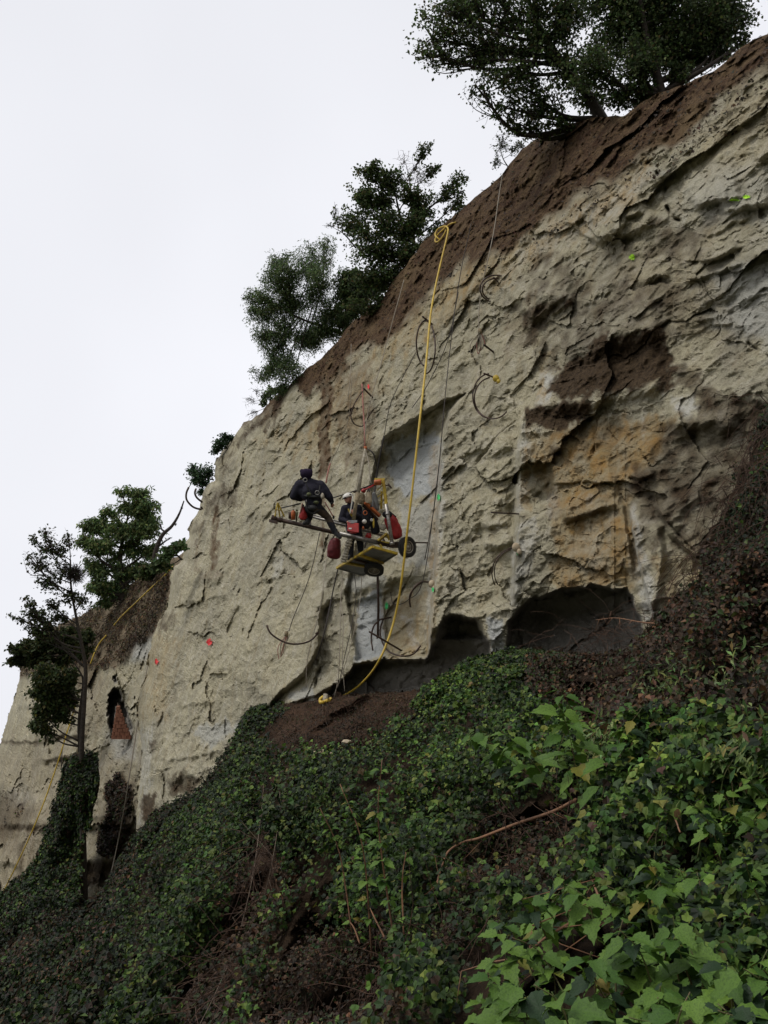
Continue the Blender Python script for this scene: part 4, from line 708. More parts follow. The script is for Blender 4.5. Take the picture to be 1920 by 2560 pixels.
tree('slender_tree', 'second thin stem beside the tall slender tree, with drooping dark foliage', 'tree', [(200, 1880), (198, 1800), (208, 1710), (200, 1680), (180, 1650)], dt + .4,
     [(90, 1700, 34, 20), (120, 1680, 44, 26), (150, 1700, 40, 30), (130, 1740, 40, 34), (170, 1740, 28, 34), (100, 1770, 26, 24, .8), (150, 1780, 34, 24), (100, 1800, 24, 24), (95, 1815, 18, 16), (180, 1690, 24, 20), (115, 1720, 50, 24)],
     .08, 9000, (.09, .16), [(.035, .05, .018), (.06, .08, .025), (.12, .11, .03)], [1, 1, .2], 38, droop=.5, spread=.4)
tree('small_shrub', 'low dark bush overhanging the left end of the grassy rim', 'shrub', [(120, 1640), (115, 1630), (110, 1625)], dt + 7, [(40, 1620, 22, 14), (75, 1620, 40, 18), (110, 1610, 50, 22), (150, 1600, 44, 26), (60, 1650, 40, 14), (110, 1650, 50, 16), (170, 1640, 40, 22), (200, 1620, 30, 20), (210, 1590, 24, 16), (30, 1648, 12, 8), (170, 1580, 28, 12)], .1, 12500, (.11, .2), [(.035, .05, .018), (.055, .07, .025), (.10, .08, .03)], [1, 1, .25], 39)
cover('ground_litter', BARE[0][0], 7000, (.03, .09), [(.06, .035, .02), (.03, .018, .012), (.10, .06, .035), (.03, .045, .012)], [1, 1, .3, .25], 'dead leaves and root crumbs on the bare soil below the cave', 'litter', (0, .12), 13, -.2, LT_PIN, TS, .7)
cover('soil_litter', SOIL_LOW[::-1] + [(x + 4, y + 4) for x, y in RIM[1:24]][::-1], 15000, (.03, .09), [(.075, .045, .026), (.04, .025, .015), (.14, .09, .05), (.03, .035, .012)], [1, 1, .35, .15], 'crumbs of earth, dead roots and litter on the brown soil band', 'litter', (0, .1), 11, -.1, LT_IVY, TN, .7)
cover('rim_grass', [(x + 22, y + 26) for x, y in RIM[1:26]] + [(x - 3, y - 3) for x, y in RIM[1:26]][::-1], 5200, (.06, .16), [(.06, .04, .024), (.04, .045, .015), (.11, .075, .035), (.03, .02, .012)], [1, .7, .4, 1], 'ragged dead grass and moss along the rim of the cliff', 'grass', (0, .12), 12, -.3, LT_PIN, TN, .7)
# witches broom ball in the slender tree
bb = MB(); c = W(186, 1436, dt); rs = random.Random(4)
for i in range(420):
    v = np.array([rs.gauss(0, 1) for _ in range(3)]); v /= np.linalg.norm(v); e = c + v * rs.uniform(.35, .52); bb.tube([c + v * .1, (c + e) / 2 + A(rs.gauss(0, .05), rs.gauss(0, .05), rs.gauss(0, .05)), e], [.012, .006], 3, 0, False)
tag(bb.build('mistletoe_ball', M['bark']), 'round dark ball of twigs hanging in the slender tree', 'mistletoe')
# dry grass on the far soil slope and rim fringe
def fringe(name, T_, poly, n, size, pal, wts, label, cat, seed, lift, base_far=False):
    return cover(name, poly, n, size, pal, wts, label, cat, lift, seed, -.3, LT_PIN, T_, 1.5)
fringe('rim_vegetation', TF, [(60, 1690), (45, 1630), (140, 1570), (240, 1520), (300, 1484), (430, 1402), (424, 1500), (380, 1585), (330, 1625), (290, 1680), (200, 1668), (120, 1680)], 15000, (.1, .26), [(.07, .04, .025), (.11, .065, .03), (.05, .055, .02), (.17, .11, .045), (.035, .02, .015)], [1.2, .8, .6, .3, 1], 'brown dead bramble and grass on the slope above the far cliff', 'dry grass', 8, (0, .3))
cover('wall_ivy', [(265, 1960), (300, 1935), (328, 1965), (335, 2080), (300, 2150), (245, 2130), (240, 2080), (275, 2040)], 3500, (.09, .16), BRN, [1, 1.3, .2, .3, .1], 'reddish brown dead creeper on the far wall between tree and buttress', 'creeper', (0, .15), 9, -.1, LT_IVY, TF, 1.5)
cover('wall_ivy', [(-40, 1950), (30, 1990), (75, 2010), (50, 2060), (-40, 2100)], 900, (.07, .12), BRN, [1, 1.3, .2, .1, .05], 'thin reddish creeper stain on the far wall at the left edge', 'creeper', (0, .1), 10, .2, LT_IVY, TF, 1.5)
# ---------------------------------------------------------------- leafy plants close by
def leaf_mesh(name, prof, seed, lobes=0):
    """broad serrated leaf, unit length along +Y, folded at the midrib and drooping"""
    mb = MB(); n = 9; V = []; rs = random.Random(seed)
    for i in range(n + 1):
        t = i / n; wv = prof(t) * (1 + (.16 if i % 2 else -.08)); z = -.28 * t * t
        V += [(-wv, t + (.03 if i % 2 else -.02), z + wv * .28 + rs.uniform(-.02, .02)), (-wv * .5, t, z + wv * .2), (0, t, z), (wv * .5, t, z + wv * .2), (wv, t + (.03 if i % 2 else -.02), z + wv * .28 + rs.uniform(-.02, .02))]
    mb.add(V, [(5 * i + j, 5 * i + j + 1, 5 * i + j + 6, 5 * i + j + 5) for i in range(n) for j in range(4)])
    mb.tube([(0, -.25, .03), (0, -.1, .01), (0, 0, 0)], .012, 4)
    me = bpy.data.meshes.new(name); me.from_pydata(mb.v, [], mb.f)
    for p in me.polygons: p.use_smooth = True
    return me
PF = [lambda t: .36 * math.sin(math.pi * min(1, t * 1.0 + .06) ** .62) + .005, lambda t: .30 * math.sin(math.pi * t ** .55) + .005 + .10 * max(0, math.cos(t * 9)) * (t < .6), lambda t: .24 * math.sin(math.pi * t ** .75) + .004]
def plantleafmat(name, c1, c2, c3):
    t = NT(name); oi = t.n('ShaderNodeObjectInfo'); f = t.noise(3.0, 4, .6); f2 = t.noise(14, 3, .6)
    c = t.mix(oi.outputs['Random'], c1, c2); c = t.mix(t.rng(f2, .45, .75, 0, .6), c, c3)
    return t.fin(c, .5, t.bump(f2, .3, .02), 0, .25, .2)
ML = [plantleafmat('green_leaf', (.042, .100, .014), (.12, .21, .028), (.012, .034, .008)), plantleafmat('yellowing_leaf', (.13, .16, .02), (.20, .16, .03), (.10, .12, .02)), plantleafmat('dark_leaf', (.012, .032, .010), (.022, .05, .016), (.006, .018, .006))]
LM = {}
for a_, pf in enumerate(PF):
    for b_, m_ in enumerate(ML):
        me = leaf_mesh('leaf', pf, a_); me.materials.append(m_); LM[a_, b_] = me
M['twig2'] = simple('pale_brown_stem', (.24, .12, .06), (.14, .075, .045), 9, .8, 0, .3, .004)
from mathutils import Matrix
def plant(px, py, h, lean, nl, ls, seed, label, group, kinds=(0, 1), dd=0, yel=.035, dark=.25, stemr=.005, cat='leafy plant', name='leafy_plant', d=None, mat='twig_green'):
    rs = random.Random(seed); d = (sdp(px, py) if d is None else d) - dd; b = W(px, py, d); th = empty(name, b, label, cat, group)
    tip = b + np.array(lean) * h; mid = (b + tip) / 2 + A(rs.gauss(0, .06), rs.gauss(0, .06), .12) * h; st = spline([b, mid, tip], 6)
    MB().tube(st, [stemr, stemr * .4], 6).build('stem', M[mat], th)
    for i in range(nl):
        t = .15 + .85 * (i + rs.random() * .6) / nl; p = st[min(len(st) - 1, int(t * (len(st) - 1)))]; az = i * 2.4 + rs.uniform(-.5, .5); s = ls * rs.uniform(.55, 1.15) * (1.1 - .35 * t)
        k = 1 if rs.random() < yel else (2 if rs.random() < dark else 0); o = bpy.data.objects.new('leaf', LM[rs.choice(kinds), k]); S.collection.objects.link(o); o.parent = th
        y = Vector((math.cos(az), math.sin(az), rs.uniform(-.75, .15))).normalized(); zz = Vector((-.25 + rs.gauss(0, .25), -.5 + rs.gauss(0, .25), 1)); x = y.cross(zz).normalized(); z = x.cross(y)
        Mx = Matrix((x, y, z)).transposed().to_4x4(); o.matrix_basis = Matrix.Translation(Vector(p + np.array(y) * s * .25 - b)) @ Mx @ Matrix.Diagonal((s * rs.uniform(.85, 1.1), s, s, 1))
    return th
M['twig_green'] = simple('green_stem', (.09, .12, .03), (.10, .06, .03), 9, .6, 0, .3, .004)
rs = random.Random(77); k = 0
FG = [(1180, 2560), (1330, 2330), (1420, 2250), (1560, 2180), (1620, 2120), (1920, 2010), (2050, 2000), (2100, 2700), (1150, 2700)]
gl = 'broad leaved green plants massed at the bottom right'
spots = []
while len(spots) < 96:
    x, y = rs.uniform(1120, 2080), rs.uniform(2030, 2690)
    if inside(A(x), A(y), FG)[0] and all(math.hypot(x - a, y - b) > 44 for a, b in spots): spots.append((x, y))
for i, (x, y) in enumerate(spots):
    near = y > 2330
    plant(x, y + 20, rs.uniform(.3, .55), (rs.uniform(-.5, .25), rs.uniform(-.5, 0), rs.uniform(.4, .9)), rs.randint(8, 13), rs.uniform(.11, .21) if near else rs.uniform(.09, .16), 100 + i, 'broad leaved green plant in the thicket at the bottom right', gl, (0, 0, 1), dd=rs.uniform(.1, .7))
gm = 'pale green bushy weeds behind the foreground plants'
for i in range(34):
    while True:
        x, y = rs.uniform(1560, 1990), rs.uniform(1800, 2060)
        if y > 1760 + (1990 - x) * .25: break
    plant(x, y, rs.uniform(.25, .5), (rs.uniform(-.4, .3), rs.uniform(-.4, 0), .8), rs.randint(7, 12), rs.uniform(.07, .13), 300 + i, 'pale green weed behind the thicket near the right edge', gm, (0, 1, 2), dd=rs.uniform(0, .3), yel=.2)
ge = 'elder like saplings with drooping leaves on the ivy slope'
for i, (x, y, ln) in enumerate([(1330, 1950, (-.8, -.2, .5)), (1400, 1990, (-.6, -.3, .6)), (1450, 1990, (-.2, -.3, .8)), (1500, 2010, (.4, -.2, .8)), (1560, 2000, (.7, -.2, .5)), (1380, 1930, (.1, -.2, .9))]):
    plant(x, y, .95, ln, 15, .27, 400 + i, 'sapling with large drooping green leaves standing out from the ivy slope', ge, (2, 0), dd=1.3, yel=.04, dark=.05, cat='sapling', name='sapling')
gs = 'thin leafy saplings in front of the ivy at lower centre'
for i, (x, y, tx, ty, n) in enumerate([(930, 2390, 850, 1960, 44), (985, 2350, 955, 1900, 60), (1010, 2340, 1015, 2130, 6), (880, 2330, 800, 2020, 34), (965, 2350, 925, 2270, 0), (950, 2360, 990, 2240, 4), (900, 2360, 870, 2300, 2)]):
    d = sdp(x, y) - .9; b = W(x, y, d); t = W(tx, ty, d + .3); h = np.linalg.norm(t - b); plant(x, y, h, (t - b) / h, n, .13, 500 + i, ['sapling leaning left with a pale brown stem and leafy top', 'tallest upright sapling with pale brown stem and dense leafy top', 'short upright sapling right of the tallest one', 'leftmost leaning sapling above the dark hollow', 'leafless cut stump stem between the saplings', 'short thin sapling stem with few leaves', 'short leaning stub at the left of the sapling clump'][i], gs, (0, 2), d=d, stemr=.012, cat='sapling', name='sapling', mat='twig2')
# ---------------------------------------------------------------- the drilling rig
M['rim'] = simple('dusty_rim', (.33, .30, .25), (.2, .17, .13), 14, .8)
DR = min(cd_(x, y) for x, y in ((880, 1340), (1018, 1368), (935, 1424), (990, 1320), (700, 1290))) - 1.0               # forward distance of the rig
def Q(x, y, dd=0): return W(x, y, DR + dd)
k_ = DR / F                               # metres per photo pixel at the rig
def pxm(n): return n * k_
toC = -(W(900, 1340, DR) - CAM); toC /= np.linalg.norm(toC)
rig = empty('drill_rig', Q(930, 1380), 'yellow and grey wheeled drilling rig with long dark rails hanging against the cliff', 'drilling rig')
# rails: the front one nearer
fr = MB(); a, b = Q(684, 1296, -.35), Q(985, 1366, .1); fr.tube([a, b], pxm(5.2), 14); fr.build('rail', M['darksteel'], rig)
rr = MB(); a2, b2 = Q(775, 1290, .35), Q(972, 1343, .45); rr.tube([a2, b2], pxm(3.6), 10); rr.beam(Q(775, 1285, .35), Q(972, 1336, .45), pxm(4), pxm(2)); rr.build('rail', M['steel'], rig)
c = MB(); dv = (b - a) / np.linalg.norm(b - a); c.tube([a - dv * .06, a + dv * .05], pxm(8), 10); c.tube([a + dv * .12, a + dv * .2], pxm(6.6), 10); c.box(a + A(0, 0, -.08), dv * .1, A(0, 0, .04), toC * .07); c.build('rail_clamp', M['darksteel'], rig, True, .004)
sleeve = MB(); sleeve.tube([a + dv * 1.6, a + dv * 2.55], pxm(6.0), 14); sleeve.build('rail_sleeve', M['steel'], rig)
for t_ in (.30, .62, .93):
    s_ = MB(); p = a + (b - a) * t_; q = a2 + (b2 - a2) * max(0, (t_ - .3) / .7); s_.beam(p, q, pxm(5), pxm(5)); s_.build('cross_bar', M['darksteel'], rig, False, .004)
# yellow end bracket
yb = MB(); ap = Q(694, 1256, -.3)
for x, y, dd, w_ in ((687, 1291, -.42, 3.2), (700, 1293, -.2, 3), (711, 1292, -.3, 4)): yb.beam(Q(x, y, dd), ap + (Q(x, y, dd) - ap) * .03, pxm(w_), pxm(2.2))
yb.beam(Q(688, 1274, -.4), Q(704, 1276, -.26), pxm(2.5), pxm(2)); yb.build('end_bracket', M['yellowp'], rig, False, .003)
# platform: flat tray seen from below
zP = Q(932, 1390, 0)[2]
def onz(x, y, z): r = ray(A(x), A(y))[0]; return CAM + r * ((z - CAM[2]) / r[2])
PA, PB, PC, PD = [onz(x, y, zP) for x, y in ((842, 1419), (932, 1366), (993, 1383), (908, 1437))]
pl = MB(); th_ = A(0, 0, .012)
pl.add([PA - th_, PB - th_, PC - th_, PD - th_, PA + th_, PB + th_, PC + th_, PD + th_], [(0, 1, 2, 3), (7, 6, 5, 4), (0, 4, 5, 1), (1, 5, 6, 2), (2, 6, 7, 3), (3, 7, 4, 0)]); pl.build('platform_plate', M['grey'], rig, False)
for p, q in ((PA, PB), (PB, PC)):
    e_ = MB(); e_.beam(p - th_, q - th_, .05, .06); e_.build('platform_edge', M['yellowp'], rig, False, .004)
for p, q in ((PC, PD), (PD, PA)):
    e_ = MB(); e_.beam(p - th_, q - th_, .03, .04); e_.build('platform_edge', M['grey'], rig, False, .004)
for t1_, t2_ in ((.34, .40), (.72, .62)):
    e_ = MB(); p = PB + (PA - PB) * t1_ - th_ * 3; q = PC + (PD - PC) * t2_ - th_ * 3; e_.beam(p, q, .09, .05); e_.build('platform_beam', M['yellowp'], rig, False, .004)
e_ = MB(); e_.beam((PA + PB) / 2 - th_ * 5, (PC + PD) / 2 - th_ * 5, .06, .06); e_.build('platform_beam', M['darksteel'], rig, False, .004)
hk = MB(); hk.beam(Q(945, 1352, 0), Q(968, 1334, 0), pxm(9), pxm(5)); hk.beam(Q(968, 1337, 0), Q(974, 1350, 0), pxm(5), pxm(5)); hk.beam(Q(932, 1350, .05), Q(975, 1358, .05), pxm(4), pxm(4)); hk.beam(Q(905, 1347, .1), Q(935, 1350, .1), pxm(3), pxm(3)); hk.tube([Q(949, 1361, 0), Q(955, 1368, 0)], pxm(3), 8); hk.build('hinge_bracket', M['yellowp'], rig, False, .004)
ax = MB(); ax.beam(Q(968, 1364, 0), Q(1000, 1362, .2), pxm(8), pxm(8)); ax.tube([Q(975, 1366, .2), Q(1017, 1366, .3)], pxm(4), 10); ax.box(Q(985, 1362, .1), RT * .12, FW * .15, UP * .06); ax.build('axle', M['darksteel'], rig, False, .005)
def wheel(c, axv, R, wd):
    tb = MB(); tb.torus(c, axv, R * .76, R * .25, 40, 14, 0, .75); ax_ = np.array(axv) / np.linalg.norm(axv); u = np.cross(ax_, A(0, 0, 1)); u /= np.linalg.norm(u); v = np.cross(ax_, u)
    for i in range(44):
        a_ = i * 2 * math.pi / 44; e = math.cos(a_) * u + math.sin(a_) * v; f = -math.sin(a_) * u + math.cos(a_) * v
        for sd_ in (-1, 1): tb.box(np.array(c) + e * R * .985 + ax_ * sd_ * R * .12, e * R * .022, f * R * .045, ax_ * R * .09)
    t_ = tb.build('tyre', M['rubber'], rig); rm = MB(); rm.torus(np.array(c) + ax_ * R * .16, axv, R * .58, R * .06, 32, 8)
    rm.tube([np.array(c) - ax_ * R * .04, np.array(c) + ax_ * R * .05], R * .56, 28); rm.torus(np.array(c) + ax_ * R * .1, axv, R * .36, R * .06, 28, 8); rm.tube([np.array(c), np.array(c) + ax_ * R * .2], R * .14, 14)
    for i in range(5): a_ = i * 2 * math.pi / 5; e = math.cos(a_) * u + math.sin(a_) * v; rm.tube([np.array(c) + e * R * .22, np.array(c) + e * R * .22 + ax_ * R * .10], R * .035, 6)
    rm.build('rim', M['rim'], t_)
wheel(Q(1018, 1368, .0), toC * 1 + RT * .75 + UP * .1, pxm(26), 0)
wheel(Q(935, 1424, .3), toC * .6 + RT * -.1 + UP * -.75, pxm(25), 0)
rd = MB(); rd.tube([Q(980, 1356, -.1), Q(1078, 1357, .3)], pxm(1.9), 8); rd.tube([Q(1077, 1354, .3), Q(1079, 1366, .3)], pxm(2.2), 8); rd.tube([Q(1070, 1357, .27), Q(1080, 1357, .31)], pxm(3), 8); rd.build('spacer_rod', M['darksteel'], rig)
cy = MB(); a3, b3 = Q(965, 1260, -.15), Q(981, 1362, -.2); cy.tube([a3, b3], pxm(4.6), 14); cy.tube([a3 + (b3 - a3) * .22, a3 + (b3 - a3) * .26], pxm(5.6), 14); cy.tube([a3 + (b3 - a3) * .93, b3], pxm(6), 14)
for t_ in np.linspace(.3, .9, 14): cy.torus(a3 + (b3 - a3) * t_, b3 - a3, pxm(4.5), pxm(.5), 14, 5)
cy.build('hydraulic_cylinder', M['steel'], rig)
ms = MB(); ms.beam(Q(958, 1200, 0), Q(966, 1262, -.1), pxm(7), pxm(5)); ms.beam(Q(954, 1228, .25), Q(953, 1272, .3), pxm(5), pxm(4)); ms.beam(Q(936, 1199, .1), Q(962, 1199, .1), pxm(6), pxm(6)); ms.beam(Q(940, 1212, .1), Q(960, 1205, 0), pxm(5), pxm(4)); ms.beam(Q(943, 1226, .1), Q(957, 1212, 0), pxm(2.5), pxm(2)); ms.beam(Q(947, 1262, .2), Q(955, 1254, 0), pxm(2.5), pxm(2)); ms.beam(Q(944, 1243, .2), Q(960, 1230, 0), pxm(2.2), pxm(2)); ms.build('mast', M['yellowp'], rig, False, .004)
mt = MB(); mt.tube([Q(963, 1213, 0), Q(977, 1216, 0)], pxm(1.5), 7); mt.tube([Q(970, 1209, 0), Q(979, 1221, 0)], pxm(2.2), 7); mt.build('mast_hook', M['darksteel'], rig)
mo = MB(); mo.tube([Q(936, 1206, -.05), Q(952, 1204, -.05)], pxm(6), 12); mo.box(Q(944, 1208, 0), RT * pxm(9), UP * pxm(5), FW * .06); mo.build('winch_head', M['orange'], rig, True, .005)
orr = MB(); orr.beam(Q(913, 1256, -.1), Q(949, 1290, .1), pxm(8), pxm(7)); orr.build('feed_beam', M['orange'], rig, False, .006); o2 = MB(); o2.beam(Q(908, 1262, 0), Q(944, 1300, .2), pxm(6), pxm(6)); o2.tube([Q(928, 1268, -.15), Q(928, 1263, -.15)], pxm(3), 8); o2.build('feed_beam', M['darksteel'], rig, False, .005)
def strip(name, pts, w_, mat, parent): m_ = MB(); m_.tube(pts, w_, 6); return m_.build(name, mat, parent)
strip('brace_cable', spline([Q(828, 1246, .3), Q(885, 1228, .2), Q(944, 1206, 0)]), pxm(1.5), M['darkrope'], rig)
strip('brace_cable', spline([Q(884, 1231, .25), Q(910, 1221, .15), Q(944, 1210, 0)]), pxm(2.2), M['darksteel'], rig)
pb = MB(); pb.ball(Q(909, 1227, .05), pxm(6)); pb.beam(Q(903, 1229, 0), Q(935, 1213, 0), pxm(3), pxm(4)); pb.build('pulley', M['redpaint'], rig)
stt = MB(); stt.beam(Q(703, 1270, -.3), Q(752, 1259, -.3), pxm(1.5), pxm(2.6)); stt.build('tie_strap', M['blackw'], rig)
post = MB(); post.tube([Q(944, 1430, .4), Q(946, 1520, .5), Q(943, 1645, .7), Q(943, 1720, .8)], pxm(3.1), 8); tag(post.build('hanging_pole', M['darksteel']), 'straight black pole hanging below the rear wheel down into the dark overhang', 'pole')
# wrapped pole
wp = empty('wrapped_pole', Q(880, 1300), 'pale pole bound with cloth strips standing upright through the rig', 'pole'); m_ = MB(); m_.tube([Q(914, 1118, .1), Q(905, 1170, 0), Q(895, 1235, -.2)], [pxm(3.2), pxm(4), pxm(5)], 10); m_.build('shaft', M['cloth'], wp)
m_ = MB(); m_.tube([Q(896, 1233, -.2), Q(889, 1262, -.25), Q(884, 1300, -.3)], [pxm(7), pxm(4.5), pxm(5)], 10); m_.build('shaft', M['burlap'], wp)
m_ = MB(); P_ = np.linspace(0, 1, 9); a4, b4 = Q(874, 1350, -.3), Q(859, 1403, -.35)
for t_ in P_: m_.torus(a4 + (b4 - a4) * t_, b4 - a4 + A(.1, 0, .1), pxm(4.2 + 1.2 * math.sin(t_ * 9)), pxm(3.6), 14, 7)
m_.tube([a4, b4], pxm(6), 10); m_.build('binding', M['cloth'], wp)
strip('cap', [Q(913, 1116, .1), Q(914, 1124, .1)], pxm(4.4), M['orange'], wp)
strip('handle', spline([Q(882, 1240, -.3), Q(879, 1262, -.33), Q(875, 1284, -.35)]), pxm(1.5), M['whitep'], wp)
# winch box
wb = empty('winch_box', Q(883, 1315, -.3), 'red metal box with a grey sloping top clamped on the rail', 'motor box'); bx = A(*RT) * pxm(14); m_ = MB(); up_ = np.array([0, 0, 1.0]); dpt = FW * .13
c = Q(883, 1318, -.35); m_.box(c, bx + up_ * -.02, up_ * pxm(12), dpt); m_.box(c + up_ * pxm(-13), bx * .6, up_ * pxm(3), dpt * .7); m_.build('casing', M['redpaint'], wb, False, .012)
m_ = MB(); m_.box(c + up_ * pxm(15) - bx * .1, bx * .8, up_ * pxm(3.4), dpt * .8); m_.box(c + up_ * pxm(11.5) - bx * .2, bx * .4, up_ * pxm(1), dpt * 1.1); m_.build('cover', M['grey'], wb, False, .01)
m_ = MB(); m_.box(c - RT * pxm(7) + up_ * pxm(-3) - dpt * 1.03, RT * pxm(3.5), up_ * pxm(1.8), FW * .004); m_.build('plate', M['whitep'], wb, False)
# bags
def bag(name, label, x, y, rx, ry, dd, mat, tilt=0, strap=None, seed=1, cat='bag', flat=0, taper=.25, group=None):
    th = empty(name, Q(x, y + ry, dd), label, cat, group); m_ = MB(); c = Q(x, y, dd); n, m = 20, 14; rs = np.random.RandomState(seed); V = []
    ct, st_ = math.cos(tilt), math.sin(tilt)
    for i in range(m + 1):
        a_ = math.pi * i / m; zz = math.cos(a_); rr = math.sin(a_) ** .42 * (1 - taper * zz)
        for j in range(n):
            b_ = 2 * math.pi * j / n; w_ = 1 + .09 * math.sin(3 * b_ + 3 * zz + seed) - .16 * abs(math.sin(4 * b_ + 2.2 * zz + seed)) ** 3 - .08 * abs(math.sin(9 * zz + 2 * b_)) ** 4 + .05 * rs.randn(); X, Y = rr * math.cos(b_) * w_, rr * math.sin(b_) * w_
            px_, pz_ = X * rx, zz * ry; V.append(c + (RT * (px_ * ct - pz_ * st_) + UP * (px_ * st_ + pz_ * ct) + FW * Y * min(rx, ry) * .8) * k_)
    m_.add(V, [(i * n + j, (i + 1) * n + j, (i + 1) * n + (j + 1) % n, i * n + (j + 1) % n) for i in range(m) for j in range(n)]); o = m_.build('bag_body', M[mat], th); s_ = o.modifiers.new('s', 'SUBSURF'); s_.levels = s_.render_levels = 1
    if strap: strip('strap', spline([Q(x - rx * .35, y - ry * .8, dd - .05), Q(*strap, dd), Q(x + rx * .35, y - ry * .8, dd - .05)]), pxm(1.6), M['blackw'], th)
    return th
b1 = bag('tarpaulin_bag', 'big bright red tarpaulin bag slumped above the large wheel', 984, 1318, 19, 32, .1, 'red', R_(22), (972, 1278), 3, taper=-.1); m_ = MB(); m_.ball(Q(968, 1286, 0), (pxm(13), .1, pxm(9))); m_.build('bag_mouth', M['black'], b1)
bag('haul_bag', 'dark red cylindrical haul bag hanging under the rails', 836, 1371, 19, 27, .2, 'darkred', R_(-8), (840, 1335), 4, taper=.15)
bag('tool_pouch', 'small bright red pouch hanging from the worker at the left', 758, 1283, 10, 17, -.45, 'red', 0, (757, 1262), 5, taper=.35)
bag('rubble_sack', 'mottled pale green sack hanging beneath the winch head', 921, 1242, 9, 16, -.1, 'stone', 0, (922, 1222), 6)
bag('rubble_sack', 'grey canvas sack behind the green one on the mast', 938, 1254, 9, 24, .15, 'grey', R_(8), None, 7)
bag('burlap_bundle', 'brown burlap bundle tied beside the top of the wrapped pole', 905, 1246, 10, 15, 0, 'burlap', 0, None, 8)
bag('gear_bundle', 'black harness and rope gear heaped behind the red box', 914, 1296, 16, 26, .1, 'black', R_(-10), None, 9, 'gear')
bag('gear_bundle', 'black kit hanging right of the helmeted worker, white karabiner on it', 936, 1312, 12, 24, .2, 'black', R_(8), None, 10, 'gear')
bag('gear_bundle', 'small red fuel can standing low between the rails', 921, 1339, 9, 7, .1, 'redpaint', 0, None, 12, 'can')
for i, (x, y, w_, h_, mat, lb) in enumerate([(913, 1282, 7, 5, 'orange', 'orange karabiner clipped on the black gear'), (911, 1304, 6, 6, 'whitep', 'white cloth tag on the black gear bundle'), (929, 1300, 3.5, 6, 'whitep', 'pale karabiner ring on the hanging black kit'), (908, 1320, 3, 5, 'orange', 'small orange sling end below the black gear'), (934, 1308, 2.5, 14, 'yellowp', 'narrow yellow strap hanging behind the rails'), (957, 1318, 9, 9, 'cloth', 'off-white rag crumpled under the big red bag')]):
    m_ = MB(); c = Q(x, y, -.12 if i < 4 else 0); (m_.torus(c, toC + RT * .3, pxm(w_ * .7), pxm(1.4), 14, 6) if i in (0, 2) else m_.ball(c, (pxm(w_), .05, pxm(h_)), 8, 6)); tag(m_.build(['karabiner', 'cloth_tag', 'karabiner', 'sling', 'strap', 'rag'][i], M[mat]), lb, ['karabiner', 'cloth', 'karabiner', 'sling', 'strap', 'rag'][i])
oc = empty('gas_canister', Q(733, 1300, -.35), 'orange brown canister standing on the rail near its left end', 'canister'); m_ = MB(); m_.tube([Q(733, 1300, -.35), Q(733, 1279, -.35), Q(733, 1276, -.35)], [pxm(5.5), pxm(5.5), pxm(3)], 14); m_.build('can_body', M['orange'], oc); m_ = MB(); m_.tube([Q(733, 1276, -.35), Q(733, 1273, -.35)], pxm(2), 8); m_.build('can_cap', M['darksteel'], oc)
o2 = empty('gas_canister', Q(725, 1297, -.15), 'darker rusty canister half hidden behind the orange one', 'canister'); m_ = MB(); m_.tube([Q(725, 1297, -.15), Q(725, 1280, -.15)], pxm(4), 12); m_.build('can_body', M['darksteel'], o2)
m_ = MB(); m_.tube([Q(741, 1304, -.35), Q(742, 1280, -.35)], [pxm(1.6), pxm(3.5)], 8); m_.ball(Q(742, 1276, -.35), pxm(3)); tag(m_.build('hand_tool', M['olive']), 'dark olive hand tool hooked upright on the rail next to the canister', 'tool')
# ---------------------------------------------------------------- people
def solid(name, parts, mats, parent, vox=.014, sm=3, colfn=None):
    """closed limbs and balls fused into one continuous skin"""
    mb = MB()
    for p in parts:
        if p[0] == 't':
            pts = spline(p[1], 5) if len(p[1]) > 2 else np.array(p[1], float); mb.tube(pts, p[2], 12); r = p[2] if not np.isscalar(p[2]) else [p[2], p[2]]
            mb.ball(pts[0], r[0], 12, 8); mb.ball(pts[-1], r[-1], 12, 8)
        else: mb.ball(p[1], p[2], 16, 12, 0, p[3] if len(p) > 3 else None)
    me = bpy.data.meshes.new('tmp'); me.from_pydata(mb.v, [], mb.f); o = bpy.data.objects.new('tmp', me); S.collection.objects.link(o)
    r = o.modifiers.new('r', 'REMESH'); r.mode = 'VOXEL'; r.voxel_size = vox; r.use_smooth_shade = True; s = o.modifiers.new('s', 'SMOOTH'); s.iterations = sm; s.factor = .5
    dg = bpy.context.evaluated_depsgraph_get(); me2 = bpy.data.meshes.new_from_object(o.evaluated_get(dg)); bpy.data.objects.remove(o); me2.name = name
    me2.materials.clear()
    for m in (mats if isinstance(mats, list) else [mats]): me2.materials.append(m)
    if colfn:
        for p in me2.polygons: p.material_index = colfn(np.array(p.center))
    return link(name, me2, parent)
def hand(c, dr, side):
    """palm and five bent fingers as tube parts"""
    dr = np.array(dr, float); dr /= np.linalg.norm(dr); s = np.cross(dr, toC); s /= np.linalg.norm(s); n = np.cross(s, dr); c = np.array(c); o = [('b', c + dr * .035, (.036, .036, .03))]
    for i, L in enumerate((.062, .072, .068, .052)):
        r = c + dr * .055 + s * (i - 1.5) * .019; o.append(('t', [r, r + dr * L * .5 - n * .008, r + dr * L * .85 - n * .032], [.0095, .0085, .007]))
    r = c + dr * .01 + s * side * .032; o.append(('t', [r, r + dr * .03 + s * side * .022, r + dr * .055 + s * side * .022 - n * .015], [.012, .010, .008])); return o
